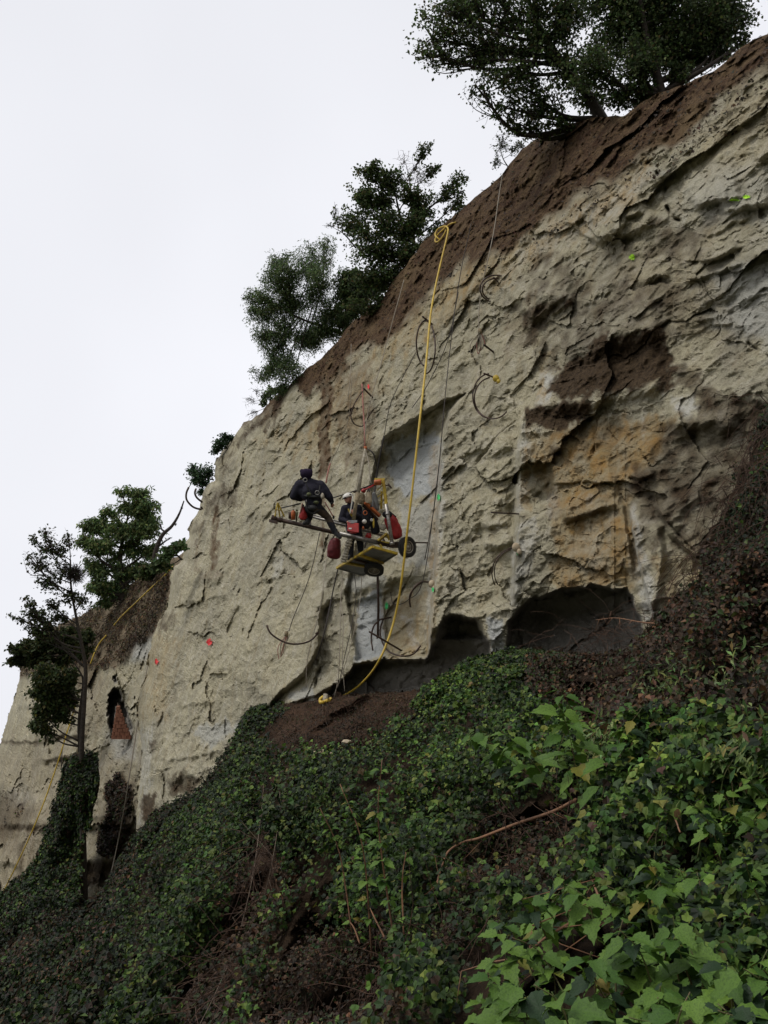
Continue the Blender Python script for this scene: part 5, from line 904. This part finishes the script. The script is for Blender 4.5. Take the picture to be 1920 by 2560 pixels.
def person1():
    th = empty('person', Q(790, 1330, -.3), 'worker seen from behind in black jacket, harness and knitted hat, straddling the front rail', 'person')
    D = -.45
    neck = Q(772, 1203, D); head = Q(766, 1187, D - .04); sL = Q(749, 1213, D); sR = Q(800, 1214, D + .02); ch = Q(777, 1225, D - .03); wa = Q(783, 1246, D); pe = Q(784, 1268, D)
    eL = Q(733, 1241, D + .02); hL = Q(757, 1247, D + .28); eR = Q(823, 1242, D); hR = Q(829, 1258, D + .15)
    kL = Q(773, 1294, D + .28); aL = Q(768, 1307, D - .02); kR = Q(820, 1294, D + .12); aR = Q(838, 1332, D - .02); hpL = Q(774, 1273, D); hpR = Q(797, 1272, D)
    body = [('b', head, (.085, .10, .115)), ('t', [head, neck], [.06, .065]), ('t', [neck, ch, wa, pe], [.085, .16, .135, .155]), ('t', [sL, sR], [.075, .075]), ('t', [sL, eL, hL], [.062, .045, .032]), ('t', [sR, eR, hR], [.062, .045, .032]),
            ('t', [hpL, kL], [.095, .065]), ('t', [kL, aL], [.062, .04]), ('t', [hpR, kR], [.095, .062]), ('t', [kR, aR], [.062, .04]), ('t', [aL, Q(762, 1306, D - .12)], [.04, .03]), ('t', [aR, Q(848, 1340, D - .1)], [.045, .035])] + hand(hL, (.2, .9, -.2), 1) + hand(hR, (.1, .5, -.8), -1)
    def cf(p):
        return 0
    solid('body', body, [M['skin']], th, .012)
    solid('jacket', [('t', [Q(773, 1209, D), ch, wa, Q(784, 1258, D)], [.13, .23, .21, .20]), ('t', [Q(754, 1214, D), Q(774, 1209, D), Q(797, 1214, D)], [.12, .125, .12]), ('t', [sL, (sL + eL) / 2, eL], [.13, .115, .085]), ('t', [eL, Q(752, 1248, D + .2)], [.085, .06]), ('t', [sR, (sR + eR) / 2, eR], [.13, .125, .09]), ('t', [eR, Q(829, 1254, D + .1)], [.09, .06]), ('t', [neck, Q(769, 1198, D)], [.10, .085]), ('b', Q(779, 1232, D - .02), (.27, .19, .24)), ('b', Q(756, 1226, D), (.13, .13, .16)), ('b', Q(804, 1228, D), (.14, .13, .17))], M['jacket'], th, .016)
    solid('trousers', [('t', [Q(784, 1255, D), pe], [.15, .175]), ('b', Q(781, 1270, D - .04), (.185, .16, .14)), ('t', [hpL, kL], [.12, .085]), ('t', [kL, aL], [.085, .06]), ('t', [hpR, (hpR + kR) / 2, kR], [.12, .10, .082]), ('t', [kR, (kR + aR) / 2, aR], [.085, .082, .062])], [M['trouser'], M['black']], th, .016, 3, lambda p: 1 if (p[0] < Q(786, 1290, D)[0] or p[2] < Q(822, 1306, D)[2] or p[2] > Q(780, 1278, D)[2]) else 0)
    for a_, b_ in ((aL, Q(761, 1308, D - .14)), (aR, Q(850, 1343, D - .12))): solid('boot', [('t', [a_ + A(0, 0, .06), a_], [.062, .06]), ('t', [a_ + (b_ - a_) * -.15, b_], [.058, .048])], M['blackw'], th, .013)
    hat = solid('hat', [('b', head + UP * .02, (.15, .145, .125)), ('t', [head + UP * -.03 - RT * .005, head], [.112, .108]), ('b', Q(755, 1178, D - .04), .055), ('b', Q(776, 1178, D - .04), .055)], M['hat'], th, .013)
    for i, (x, y, r, mat) in enumerate([(763, 1200, 4.6, 'steel'), (793, 1232, 4.8, 'steel')]): m_ = MB(); m_.torus(Q(x, y, D - .30), toC, pxm(r), pxm(1.1), 16, 6); m_.build('harness_ring', M['steel'], th)
    m_ = MB(); belt = [Q(758, 1239, D - .05), Q(768, 1240, D - .24), Q(784, 1242, D - .28), Q(800, 1241, D - .22), Q(812, 1240, D)]; m_.tube(spline(belt), pxm(3.2), 8); m_.tube(spline([Q(764, 1204, D - .24), Q(770, 1222, D - .28), Q(783, 1240, D - .28)]), pxm(1.8), 6); m_.tube(spline([Q(800, 1214, D - .16), Q(798, 1226, D - .24), Q(790, 1240, D - .28)]), pxm(1.8), 6); m_.tube(spline([Q(766, 1254, D - .2), Q(770, 1276, D - .22), Q(782, 1284, D - .2), Q(797, 1276, D - .2)]), pxm(2.4), 6); m_.build('harness', M['blackw'], th)
    for x, y, rx, ry, mat in ((772, 1236, 6, 5, 'olive'), (806, 1240, 4.5, 8, 'cloth'), (790, 1256, 7, 4, 'olive'), (781, 1269, 11, 7, 'blackw'), (766, 1254, 1.6, 5, 'steel')): m_ = MB(); m_.ball(Q(x, y, D - .28), (pxm(rx), .05, pxm(ry)), 12, 8); m_.build('pouch', M[mat], th)
    m_ = MB(); m_.tube(spline([Q(812, 1255, D - .1), Q(822, 1272, D - .1), Q(832, 1290, D - .05)]), pxm(1.5), 6); m_.tube(spline([Q(756, 1258, D - .1), Q(752, 1276, D - .05), Q(746, 1296, D)]), pxm(1.3), 6); m_.build('lanyard', M['redrope'], th)
    m_ = MB(); m_.ball(Q(829, 1258, D), pxm(3.5)); m_.ball(Q(834, 1293, D), (pxm(3), .03, pxm(5)), 8, 6); m_.build('buckle', M['blackw'], th)
person1()
def person2():
    th = empty('person', Q(890, 1390, .1), 'worker in white helmet and dark jacket standing on the tray behind the red box', 'person'); D = .15
    head = Q(871, 1247, D - .05); neck = Q(877, 1259, D); sL = Q(862, 1272, D - .05); sR = Q(896, 1271, D + .05); ch = Q(880, 1285, D); wa = Q(884, 1312, D); pe = Q(886, 1327, D)
    eL = Q(853, 1298, D - .1); hL = Q(872, 1306, D - .3); eR = Q(903, 1296, D); hR = Q(886, 1284, D - .3); aL = Q(877, 1388, D - .05); aR = Q(902, 1380, D + .05); kL = Q(877, 1358, D - .05); kR = Q(900, 1355, D)
    fd = A(-.75, -.5, -.35); fd /= np.linalg.norm(fd); sd_ = np.cross(fd, A(0, 0, 1)); sd_ /= np.linalg.norm(sd_); ud = np.cross(sd_, fd)
    Mh = np.stack([sd_, fd, ud], 1)
    body = [('b', head, (.078, .098, .118), Mh), ('b', head + fd * .075 - ud * .06, (.045, .035, .04), Mh), ('t', [head + fd * .09 + ud * .01, head + fd * .115 - ud * .02], [.012, .017]), ('b', head + fd * .088 - ud * .055, (.024, .014, .010), Mh), ('b', head + sd_ * .078 - ud * .01, (.012, .022, .032), Mh), ('b', head - sd_ * .078 - ud * .01, (.012, .022, .032), Mh), ('b', head + fd * .05 + sd_ * .04 - ud * .02, (.02, .03, .02), Mh), ('b', head + fd * .05 - sd_ * .04 - ud * .02, (.02, .03, .02), Mh), ('t', [head, neck, ch], [.058, .062, .12]), ('t', [ch, wa, pe], [.15, .13, .145]), ('t', [sL, sR], [.07, .07]),
            ('t', [sL, eL, hL], [.058, .043, .03]), ('t', [sR, eR, hR], [.058, .043, .03]), ('t', [Q(878, 1330, D), kL, aL], [.09, .06, .042]), ('t', [Q(894, 1330, D), kR, aR], [.09, .06, .042]), ('t', [aL, Q(872, 1393, D - .1)], [.04, .032]), ('t', [aR, Q(898, 1386, D - .05)], [.04, .032])] + hand(hL, (.3, -.3, -.7), 1) + hand(hR, (-.4, -.3, .4), -1)
    solid('body', body, M['skin'], th, .010, 2)
    eyes = MB(); [eyes.ball(head + fd * .086 + sd_ * s * .032 + ud * .012, (.012, .012, .009), 8, 6) for s in (-1, 1)]; eyes.build('eyes', M['black'], th)
    solid('jacket', [('t', [Q(878, 1265, D), ch, wa, Q(886, 1324, D)], [.11, .21, .19, .18]), ('t', [sL, sR], [.10, .10]), ('t', [sL, eL], [.095, .075]), ('t', [eL, Q(867, 1304, D - .24)], [.078, .052]), ('t', [sR, eR], [.09, .07]), ('t', [eR, Q(891, 1287, D - .24)], [.068, .05]), ('t', [neck, Q(879, 1266, D)], [.085, .12])], M['jacket'], th, .015)
    solid('trousers', [('t', [Q(886, 1318, D), pe], [.15, .16]), ('t', [Q(878, 1330, D), kL, aL], [.11, .085, .068]), ('t', [Q(894, 1330, D), kR, aR], [.11, .085, .068])], M['black'], th, .015)
    for a_, b_ in ((aL, Q(870, 1396, D - .14)), (aR, Q(896, 1389, D - .1))): solid('boot', [('t', [a_ + A(0, 0, .04), a_], [.06, .058]), ('t', [a_, b_], [.055, .045])], M['blackw'], th, .013)
    hc = head + ud * .045 - fd * .012
    hm = MB(); hm.ball(hc, (.118, .142, .105), 20, 14, 0, Mh); h_ = hm.build('helmet', M['whitep'], th)
    # cut the helmet open below the brow line by lifting the lower half
    for v in h_.data.vertices:
        r = np.array(v.co) - hc; u_ = r @ ud
        if u_ < -.02: v.co = Vector(hc + r - ud * (u_ + .02))
    mm = MB(); [mm.ball(hc + sd_ * s * .112 + ud * .03, (.012, .03, .018), 8, 6, 0, Mh) for s in (-1, 1)]; mm.tube(spline([hc + fd * .135 - ud * .012 + sd_ * s * .0 + sd_ * t_ for t_, s in ((-.07, 1), (0, 1), (.07, 1))]), .014, 6); mm.build('helmet_trim', M['blackw'], h_)
    m_ = MB(); [m_.tube(spline([head + sd_ * s * .09 + ud * .02, head + sd_ * s * .07 - ud * .06 + fd * .02, head - ud * .118 + fd * .06]), .006, 5) for s in (-1, 1)]; m_.build('chin_strap', M['blackw'], th)
    m_ = MB(); m_.tube(spline([Q(871, 1272, D - .22), Q(876, 1284, D - .23), Q(884, 1296, D - .2)]), pxm(2), 6); m_.build('harness_strap', M['yellowp'], th)
person2()
# ---------------------------------------------------------------- ropes, hoses, cables on the cliff
def onrock(pts, lift=.08, near=True, smooth=True):
    """points on the rock; depth taken from the surface, never sagging into it"""
    P = spline([(x, y) for x, y in pts], 8) if smooth else np.array(pts, float); D = np.array([cd_(x, y, near) for x, y in P]); m = np.array([D[max(0, i - 5):i + 6].min() for i in range(len(D))]); k = np.convolve(np.pad(m, 4, 'edge'), np.ones(9) / 9, 'valid')
    return np.array([W(x, y, d - lift) for (x, y), d in zip(P, k)])
def rope(name, label, cat, pts, wpx, mat, group=None, lift=.1, near=True, dref=None):
    P = onrock(pts, lift, near); d = dref or cd_(*pts[len(pts) // 2], near); return tag(MB().tube(P, wpx * d / F / 2, 7).build(name, M[mat]), label, cat, group)
# the thick hose hangs free in front of the wheel, so its middle stands clear of the rock
HP = spline([(1100, 600), (1088, 588), (1096, 572), (1112, 566), (1120, 572), (1118, 590), (1106, 640), (1090, 710), (1076, 790), (1066, 900), (1054, 1010), (1044, 1100), (1030, 1230), (1018, 1330), (1004, 1450), (990, 1530), (970, 1600), (940, 1665), (900, 1712), (860, 1738), (830, 1748), (806, 1750)], 8); HD = np.array([cd_(x, y) - .16 for x, y in HP]); HD = np.array([HD[max(0, i - 5):i + 6].min() for i in range(len(HD))])
wt = ss(700, 1250, HP[:, 1]) * (1 - ss(1480, 1740, HP[:, 1])); HD = np.where(HD > DR - .55, HD * (1 - wt) + (DR - .55) * wt, HD); HD = np.convolve(np.pad(HD, 6, 'edge'), np.ones(13) / 13, 'valid')
tag(MB().tube(W(HP[:, 0], HP[:, 1], HD), 5.8 * 20 / F / 2, 8).build('hose', M['hose']), 'thick yellow hose hanging down the whole cliff from the rim to the slope', 'hose')
rope('hose', 'loose end loop of the thick yellow hose lying on the soil of the rim', 'hose', [(1140, 556), (1126, 560), (1108, 574), (1092, 590), (1088, 603), (1096, 604), (1108, 590), (1116, 574)], 4.2, 'hose', None, .12)
P = [W(x, y, sdp(x, y) - .12) for x, y in spline([(830, 1746), (812, 1754), (802, 1756), (801, 1748), (808, 1742)], 5)]; tag(MB().tube(P, 4.5 * 20 / F, 8).build('hose_end', M['hose']), 'yellow hose end bent round a stake at the cliff foot', 'hose')
m_ = MB(); c = W(812, 1752, sdp(812, 1752) - .1); m_.tube([c + A(0, 0, -.15), c + A(.02, 0, .16)], [.07, .055], 8); tag(m_.build('wooden_stake', M['cloth']), 'short pale stake holding the yellow hose at the cliff foot', 'stake')
rope('rope', 'thin yellow hose running down the brown slope left of the buttress', 'hose', [(432, 1416), (410, 1440), (380, 1468), (340, 1506), (305, 1540), (285, 1563)], 3.6, 'hose', None, .3, False)
rope('rope', 'lower stretch of thin yellow hose vanishing behind the slender tree', 'hose', [(266, 1588), (250, 1606), (238, 1628), (226, 1660)], 3.6, 'hose', None, .3, False)
rope('rope', 'thin yellow hose hanging in front of the far cliff at the left edge', 'hose', [(190, 1760), (168, 1830), (140, 1920), (108, 2010), (75, 2090), (40, 2165), (0, 2245), (-20, 2280)], 3.2, 'hose', None, 1.2, False)
rope('rope', 'dark thin line hanging left of the slender tree beside the yellow hose', 'rope', [(182, 1790), (160, 1850), (154, 1900), (156, 1940)], 2, 'darkrope', None, .8, False)
rope('rope', 'long grey white rope hanging in the corner left of the pale buttress', 'rope', [(374, 1640), (362, 1700), (345, 1800), (325, 1930), (305, 2050), (285, 2150), (265, 2232)], 3, 'rope', None, 1.0, False)
rope('rope', 'pale rope falling from the rim shrub to the uppermost cable coil', 'rope', [(1256, 436), (1246, 500), (1236, 570), (1222, 640), (1208, 700), (1198, 770), (1197, 830)], 2.6, 'rope')
rope('rope', 'long dark line from rim to the wheel, right of the yellow hose', 'rope', [(1178, 560), (1150, 690), (1128, 850), (1112, 1000), (1098, 1160), (1082, 1290), (1062, 1400)], 2.2, 'darkrope')
rope('rope', 'thin dark line over the soil to the overhanging roof', 'rope', [(1146, 730), (1120, 850), (1070, 960), (1030, 1020)], 2, 'darkrope')
GRP = 'thin ropes hanging round the drilling rig'
for i, (pts, w_, mt_, lb) in enumerate([([(1010, 700), (985, 790), (955, 900), (930, 990), (915, 1060), (912, 1115)], 2.2, 'rope', 'pale line from the rim to the top of the wrapped pole'),
    ([(905, 960), (908, 1020), (911, 1070), (912, 1118)], 3.4, 'redrope', 'reddish doubled rope just above the wrapped pole'), ([(912, 1120), (900, 1170), (890, 1220), (888, 1240)], 2, 'rope', 'thin line close along the left of the wrapped pole'), ([(913, 1120), (922, 1160), (926, 1200), (932, 1216)], 2.4, 'rope', 'pale sling from pole top to the mottled green sack'),
    ([(960, 1090), (948, 1150), (940, 1200), (933, 1250), (922, 1310), (912, 1370)], 4.2, 'darkrope', 'thick black cable falling past the yellow mast'), ([(918, 1122), (932, 1132), (938, 1150), (942, 1165)], 3.2, 'darkrope', 'short black cable looping right from the pole cap'), ([(880, 940), (872, 1040), (850, 1110), (830, 1150), (820, 1180)], 1.6, 'rope', 'faint line down to the back worker'),
    ([(826, 1158), (820, 1180), (815, 1208)], 4, 'redrope', 'short red and white rope tied behind the back worker'), ([(800, 1330), (780, 1420), (760, 1480), (735, 1540), (722, 1578)], 2, 'darkrope', 'dark line from the rail down to the rope bundle on the left face'), ([(828, 1300), (822, 1350), (812, 1430), (800, 1520), (770, 1640), (765, 1720)], 2, 'rope', 'thin pale rope dropping left of the haul bag'),
    ([(845, 1422), (834, 1470), (822, 1530), (806, 1600), (790, 1650)], 3.4, 'darkrope', 'black cable curving down from the tray corner'), ([(858, 1430), (852, 1500), (850, 1600), (846, 1690), (836, 1745)], 2.2, 'rope', 'pale rope from the tray towards the hose stake'), ([(850, 1480), (858, 1560), (856, 1650), (862, 1730)], 2, 'rope', 'second pale rope straight below the tray'), ([(880, 1400), (890, 1480), (880, 1560), (862, 1640), (845, 1720)], 1.8, 'darkrope', 'dark slack line crossing the grey panel'), ([(905, 1430), (900, 1500), (880, 1600), (850, 1700), (830, 1745)], 1.8, 'rope', 'slanting pale rope ending at the hose stake'),
    ([(1098, 1160), (1060, 1440), (1020, 1500), (985, 1510), (976, 1480)], 1.8, 'darkrope', 'thin wire slung under the wheel beside the hose'), ([(960, 1090), (980, 1000), (1040, 880)], 1.8, 'darkrope', 'thin dark line rising right across the roof block'), ([(878, 860), (876, 930), (870, 1000)], 1.6, 'rope', 'hair thin line on the soil above the brown streaks'), ([(800, 1255), (802, 1300), (812, 1380)], 1.6, 'rope', 'short thin line behind the back worker')]):
    rope('rope', lb, 'rope', pts, w_, mt_, GRP, .35 if 1120 < pts[len(pts) // 2][1] < 1420 and pts[0][0] > 860 else .12)
def arc(cx, cy, rx, ry, a0, a1, rot=0, n=14):
    o = []
    for i in range(n + 1):
        a_ = R_(a0 + (a1 - a0) * i / n); x, y = rx * math.cos(a_), ry * math.sin(a_); r = R_(rot); o.append((cx + x * math.cos(r) - y * math.sin(r), cy + x * math.sin(r) + y * math.cos(r)))
    return o
CG = 'anchor rods with springy cable loops in the rock'
def anchor(label, rod, arcs, wpx=3.6, mat='darksteel', extra=None, near=True, dd=None, rw=4.5):
    x, y = rod[0]; d = dd or cd_(x, y, near); th = empty('anchor', W(x, y, d), label, 'rock anchor', CG)
    m_ = MB(); m_.tube([W(*rod[0], d + .15), W(*rod[1], d - .3)], rw * d / F / 2, 8); m_.build('rod', M['darksteel'], th)
    for k, ac in enumerate(arcs):
        n = len(ac); dmin = [min(d, cd_(px_, py_, near) if dd is None else d) for px_, py_ in ac]; P = [W(px_, py_, min(dm, d) - .12 - .12 * math.sin(math.pi * i / (n - 1)) - .03 * k) for i, ((px_, py_), dm) in enumerate(zip(ac, dmin))]; MB().tube(spline(P, 3), wpx * d / F / 2, 7).build('cable_loop', M[mat], th)
    if extra:
        c = W(*extra[:2], d - .2); m_ = MB(); m_.ball(c, (.08, .07, .09), 9, 7); m_.ball(c + A(.05, -.03, -.1), (.05, .05, .06), 8, 6); m_.build('wrapping', M[extra[2]], th)
anchor('anchor with a double ring of black cable, right of the yellow hose', [(1236, 944), (1210, 934)], [arc(1232, 995, 46, 52, -100, -320), arc(1226, 990, 44, 56, -95, -270)], 3.6, extra=(1240, 946, 'yellowp'))
anchor('highest anchor, its cable forming an open half ring under the pale rope', [(1246, 706), (1234, 694)], [arc(1240, 722, 40, 34, -70, -250), arc(1240, 724, 34, 28, -80, -240)], 3.8)
anchor('anchor whose tall oval cable passes behind the yellow hose below the soil', [(1082, 812), (1056, 791)], [arc(1064, 868, 24, 66, -100, 100), arc(1066, 858, 25, 58, -100, -255)], 4)
anchor('anchor above the rig among the brown streaks with one drooping cable', [(931, 993), (909, 971)], [[(909, 976), (898, 990), (885, 1012), (877, 1038), (884, 1058), (898, 1065), (910, 1062), (928, 1030)]], 3)
anchor('anchor with a thin wire arc low on the blank pillar, green dot below', [(1290, 1368), (1272, 1372)], [arc(1290, 1432, 60, 62, -105, -210), arc(1286, 1430, 50, 56, -100, -215)], 2.6, extra=(1290, 1368, 'stone'))
anchor('anchor with short black cable stub beside the wheel, at the panel edge', [(1082, 1456), (1056, 1454)], [[(1056, 1456), (1040, 1466), (1026, 1484), (1024, 1500), (1026, 1517)], [(1056, 1454), (1042, 1462), (1030, 1478), (1026, 1492)]], 4.5, extra=(1080, 1460, 'stone'))
anchor('lowest anchor under the rig, wide cable hoop hanging round the white panel', [(982, 1542), (950, 1549)], [[(950, 1549), (934, 1566), (928, 1596), (932, 1626)], [(958, 1548), (950, 1576), (956, 1606), (974, 1630), (1004, 1640), (1032, 1636), (1052, 1614)]], 4.2)
anchor('loose straight rod lying across the black pole below the rig', [(1006, 1628), (923, 1579)], [], rw=5)
anchor('short bare rod stub right of the knotted rope on the upper face', [(1236, 882), (1210, 862)], [], rw=5)
anchor('thin straight rod sticking out level at the edge of the blank pillar', [(1300, 1285), (1228, 1281)], [], rw=4)
anchor('wide shallow hoop of cable spanning the left face at mid height', [(796, 1580), (790, 1584)], [[(667, 1563), (674, 1580), (690, 1594), (716, 1607), (745, 1610), (775, 1602), (796, 1582)]], 4.6)
anchor('cable ring sticking out against the sky from the left cliff edge', [(506, 1272), (503, 1268)], [[(472, 1218), (466, 1232), (466, 1248), (476, 1262), (488, 1270), (504, 1274)], [(490, 1222), (487, 1232), (492, 1244), (506, 1256)]], 5, near=True, dd=cd_(520, 1262) + .5)
# knotted spare rope bundles
def bundle(label, x, y, near=True):
    d = cd_(x, y) - .15; th = empty('rope_bundle', W(x, y, d), label, 'rope'); rs = random.Random(int(x)); m_ = MB()
    m_.tube([W(x, y - 8, d), W(x, y + 4, d)], 5 * d / F, 8); m_.build('knot', M['burlap'], th)
    for i in range(6):
        dx = rs.uniform(-22, 6); ln = rs.uniform(40, 72); MB().tube(spline([W(x, y, d), W(x + dx - 3, y + ln * .5, d - rs.uniform(0, .1)), W(x + dx, y + ln, d - .05), W(x + dx + 8, y + ln * .55, d - rs.uniform(0, .1)), W(x + 2, y, d)]), 1.0 * d / F, 5).build('rope_loop', M['redrope' if i % 3 == 0 else 'rope'], th)
bundle('knotted bundle of pale rope hanging at the middle of the left face', 716, 1586); bundle('knotted bundle of pale rope hanging high beside the short rod stub', 1200, 830)
# sprayed marks
def mark(label, cx, cy, rx, ry, mat, seed, near=True):
    rs = random.Random(seed); m_ = MB(); n = 22; R = [(1 + .25 * math.sin(3 * a_ + seed) + rs.uniform(-.15, .2)) for a_ in range(n)]; V = [W(cx, cy, cd_(cx, cy, near) - .03)]
    for ring in (.5, 1):
        for i in range(n): a_ = 2 * math.pi * i / n; x = cx + rx * ring * R[i] * math.cos(a_); y = cy + ry * ring * R[i] * math.sin(a_); V.append(W(x, y, min(cd_(x, y, near), cd_(cx, cy, near) + .03) - .03))
    m_.add(V, [(0, 1 + (i + 1) % n, 1 + i) for i in range(n)] + [(1 + i, 1 + (i + 1) % n, 1 + n + (i + 1) % n, 1 + n + i) for i in range(n)]); tag(m_.build('paint_mark', M[mat]), label, 'paint mark')
mark('bright pink sprayed dot on the left face below the stained ledge', 523, 1605, 7, 8, 'pink', 1); mark('smaller pink sprayed stroke near the left cliff edge', 391, 1654, 4, 7, 'pink', 2)
mark('lime sprayed blob on the upper right rock', 1580, 643, 7, 7, 'lime', 3); mark('lime sprayed dash at the far right of the rock', 1866, 492, 10, 4, 'lime', 4); mark('fainter lime stroke left of the right hand dash', 1836, 500, 12, 3, 'lime', 5)
mark('green sprayed mark on the panel edge right of the hose', 1096, 1243, 3.5, 9, 'green', 6); mark('green sprayed mark on the yellowish panel below the rig', 966, 1515, 4, 9, 'green', 7); mark('small green dot beneath the pillar anchor', 1294, 1382, 3, 6, 'green', 8); mark('small green dot under the anchor by the panel edge', 1082, 1474, 3, 6, 'green', 9); mark('tiny red spot on rock under the soil where a cable is fixed', 921, 966, 2.5, 6, 'pink', 10)
# bricks filling the cleft in the far wall
bw = empty('brick_infill', W(302, 1848, cd_(302, 1830, False)), 'triangular patch of orange red bricks walling up the cleft in the far cliff', 'brick wall')
db = cd_(322, 1846, False) - .25; rs = random.Random(9); mb_ = MB(); mb_.add([W(x, y, db + dd) for dd in (.06, .3) for x, y in ((294, 1755), (278, 1848), (330, 1848))], [(0, 1, 2), (5, 4, 3), (0, 3, 4, 1), (1, 4, 5, 2), (2, 5, 3, 0)]); mb_.build('mortar', M['mortar'], bw, False)
bm = None; rowh = 9.2
for r in range(10):
    y = 1843 - r * rowh; t_ = (1848 - y) / 93; xl = 278 + 16 * t_; xr = 330 - 36 * t_; x = xl - (6 if r % 2 else 0)
    while x < xr:
        x0_, x1_ = max(x, xl), min(x + 13, xr)
        if x1_ - x0_ > 3:
            c = W((x0_ + x1_) / 2, y, db + rs.uniform(-.03, .03)); hw = (x1_ - x0_ - 1) / 2 * db / F
            if bm is None:
                t0_ = MB(); t0_.box((0, 0, 0), RT, FW * .08, UP * (rowh / 2 - .5) * db / F); bm = bpy.data.meshes.new('brick'); bm.from_pydata(t0_.v, [], t0_.f); bm.materials.append(M['brick'])
            o = bpy.data.objects.new('brick', bm); S.collection.objects.link(o); o.parent = bw; o.location = Vector(c) - bw.location; o.scale = (hw, 1, 1); o.rotation_euler = (0, rs.uniform(-.03, .03), 0)
        x += 13
# stones
def stone(label, x, y, r, mat, d, seed, name='stone', sc=(1, 1, .7)):
    rs = np.random.RandomState(seed); m_ = MB(); m_.ball((0, 0, 0), 1, 28, 20); V = np.array(m_.v); V = V * (1 + .25 * noise(V + seed * 3, .9) + .12 * noise(V + seed, .4) + .05 * noise(V, .18))[:, None] * A(*sc) * r; m_.v = [tuple(p) for p in V + W(x, y, d)]; tag(m_.build(name, M[mat]), label, 'stone' if r < .3 else 'boulder')
stone('large pale mossy boulder at the right edge above the weeds', 1895, 1735, 42 * sdp(1895, 1735) / F, 'moss', sdp(1895, 1735) - .7, 3, 'boulder', (1, .8, .9))
stone('mossy green boulder at the bottom edge left of the big leaves', 1080, 2540, 70 * sdp(1080, 2540) / F, 'moss', sdp(1080, 2540) - .25, 5, 'boulder', (1, .8, .8))
for i, (x, y, r, lb) in enumerate([(790, 1882, 10, 'left one of the pale broken stones on the bare soil'), (808, 1880, 12, 'largest of the pale broken stones on the bare soil'), (826, 1884, 7, 'small pale stone right of the largest one on the soil'), (868, 1855, 12, 'flat pale stone half buried higher on the bare soil'), (782, 1888, 5, 'tiniest pale stone at the left of the soil cluster')]): stone(lb, x, y, r * sdp(x, y) / F, 'stone', sdp(x, y) - .22, 10 + i, sc=(1.1, .8, .45))
# prominent canes
def cane(label, pts, w0, mat='twig2', lift=.8, name='dry_branch'):
    P = [W(x, y, sdp(x, y) - lift - (dd[0] if dd else 0)) for x, y, *dd in pts]; d = sdp(*pts[0][:2]); th = empty(name, P[0], label, 'branch'); rs = random.Random(len(label)); S_ = spline(P, 6); MB().tube(S_, [w0 * d / F / 2, w0 * d / F / 4], 7).build('stem', M[mat], th)
    for i in range(6): m_ = MB(); p = S_[rs.randrange(3, len(S_) - 1)]; m_.tube([p, p + A(rs.gauss(0, .1), rs.gauss(0, .05), rs.gauss(-.05, .1)), p + A(rs.gauss(0, .22), rs.gauss(0, .1), rs.gauss(-.1, .22))], [.006, .002], 4); m_.build('side_twig', M[mat], th)
cane('long brown branch arching over the ivy above the dark hollow', [(1440, 2000), (1380, 2030), (1290, 2060), (1200, 2095), (1160, 2105), (1120, 2130), (1100, 2180), (1090, 2220)], 9)
cane('thin brown cane rising through the right hand hollow', [(1500, 2250), (1480, 2200), (1450, 2130), (1420, 2070)], 6); cane('pale curved bramble runner over the weeds at right', [(1570, 1990), (1620, 2010), (1680, 2040), (1700, 2080)], 5)
cane('brown branch sloping along the bottom of the hollow', [(1440, 2300), (1370, 2340), (1300, 2390), (1200, 2410)], 7); cane('thin trailing pale vine over the dark strip at lower left', [(660, 1960), (650, 2060), (630, 2200), (590, 2360), (540, 2480), (500, 2560)], 2.2, 'bark_pale'); cane('second trailing pale vine beside the first at lower left', [(700, 1980), (690, 2100), (660, 2240), (620, 2320), (580, 2400)], 2, 'bark_pale')
cane('thin branch stub poking from the withered thicket to the left', [(1660, 1560), (1600, 1555), (1540, 1545), (1490, 1550)], 4)
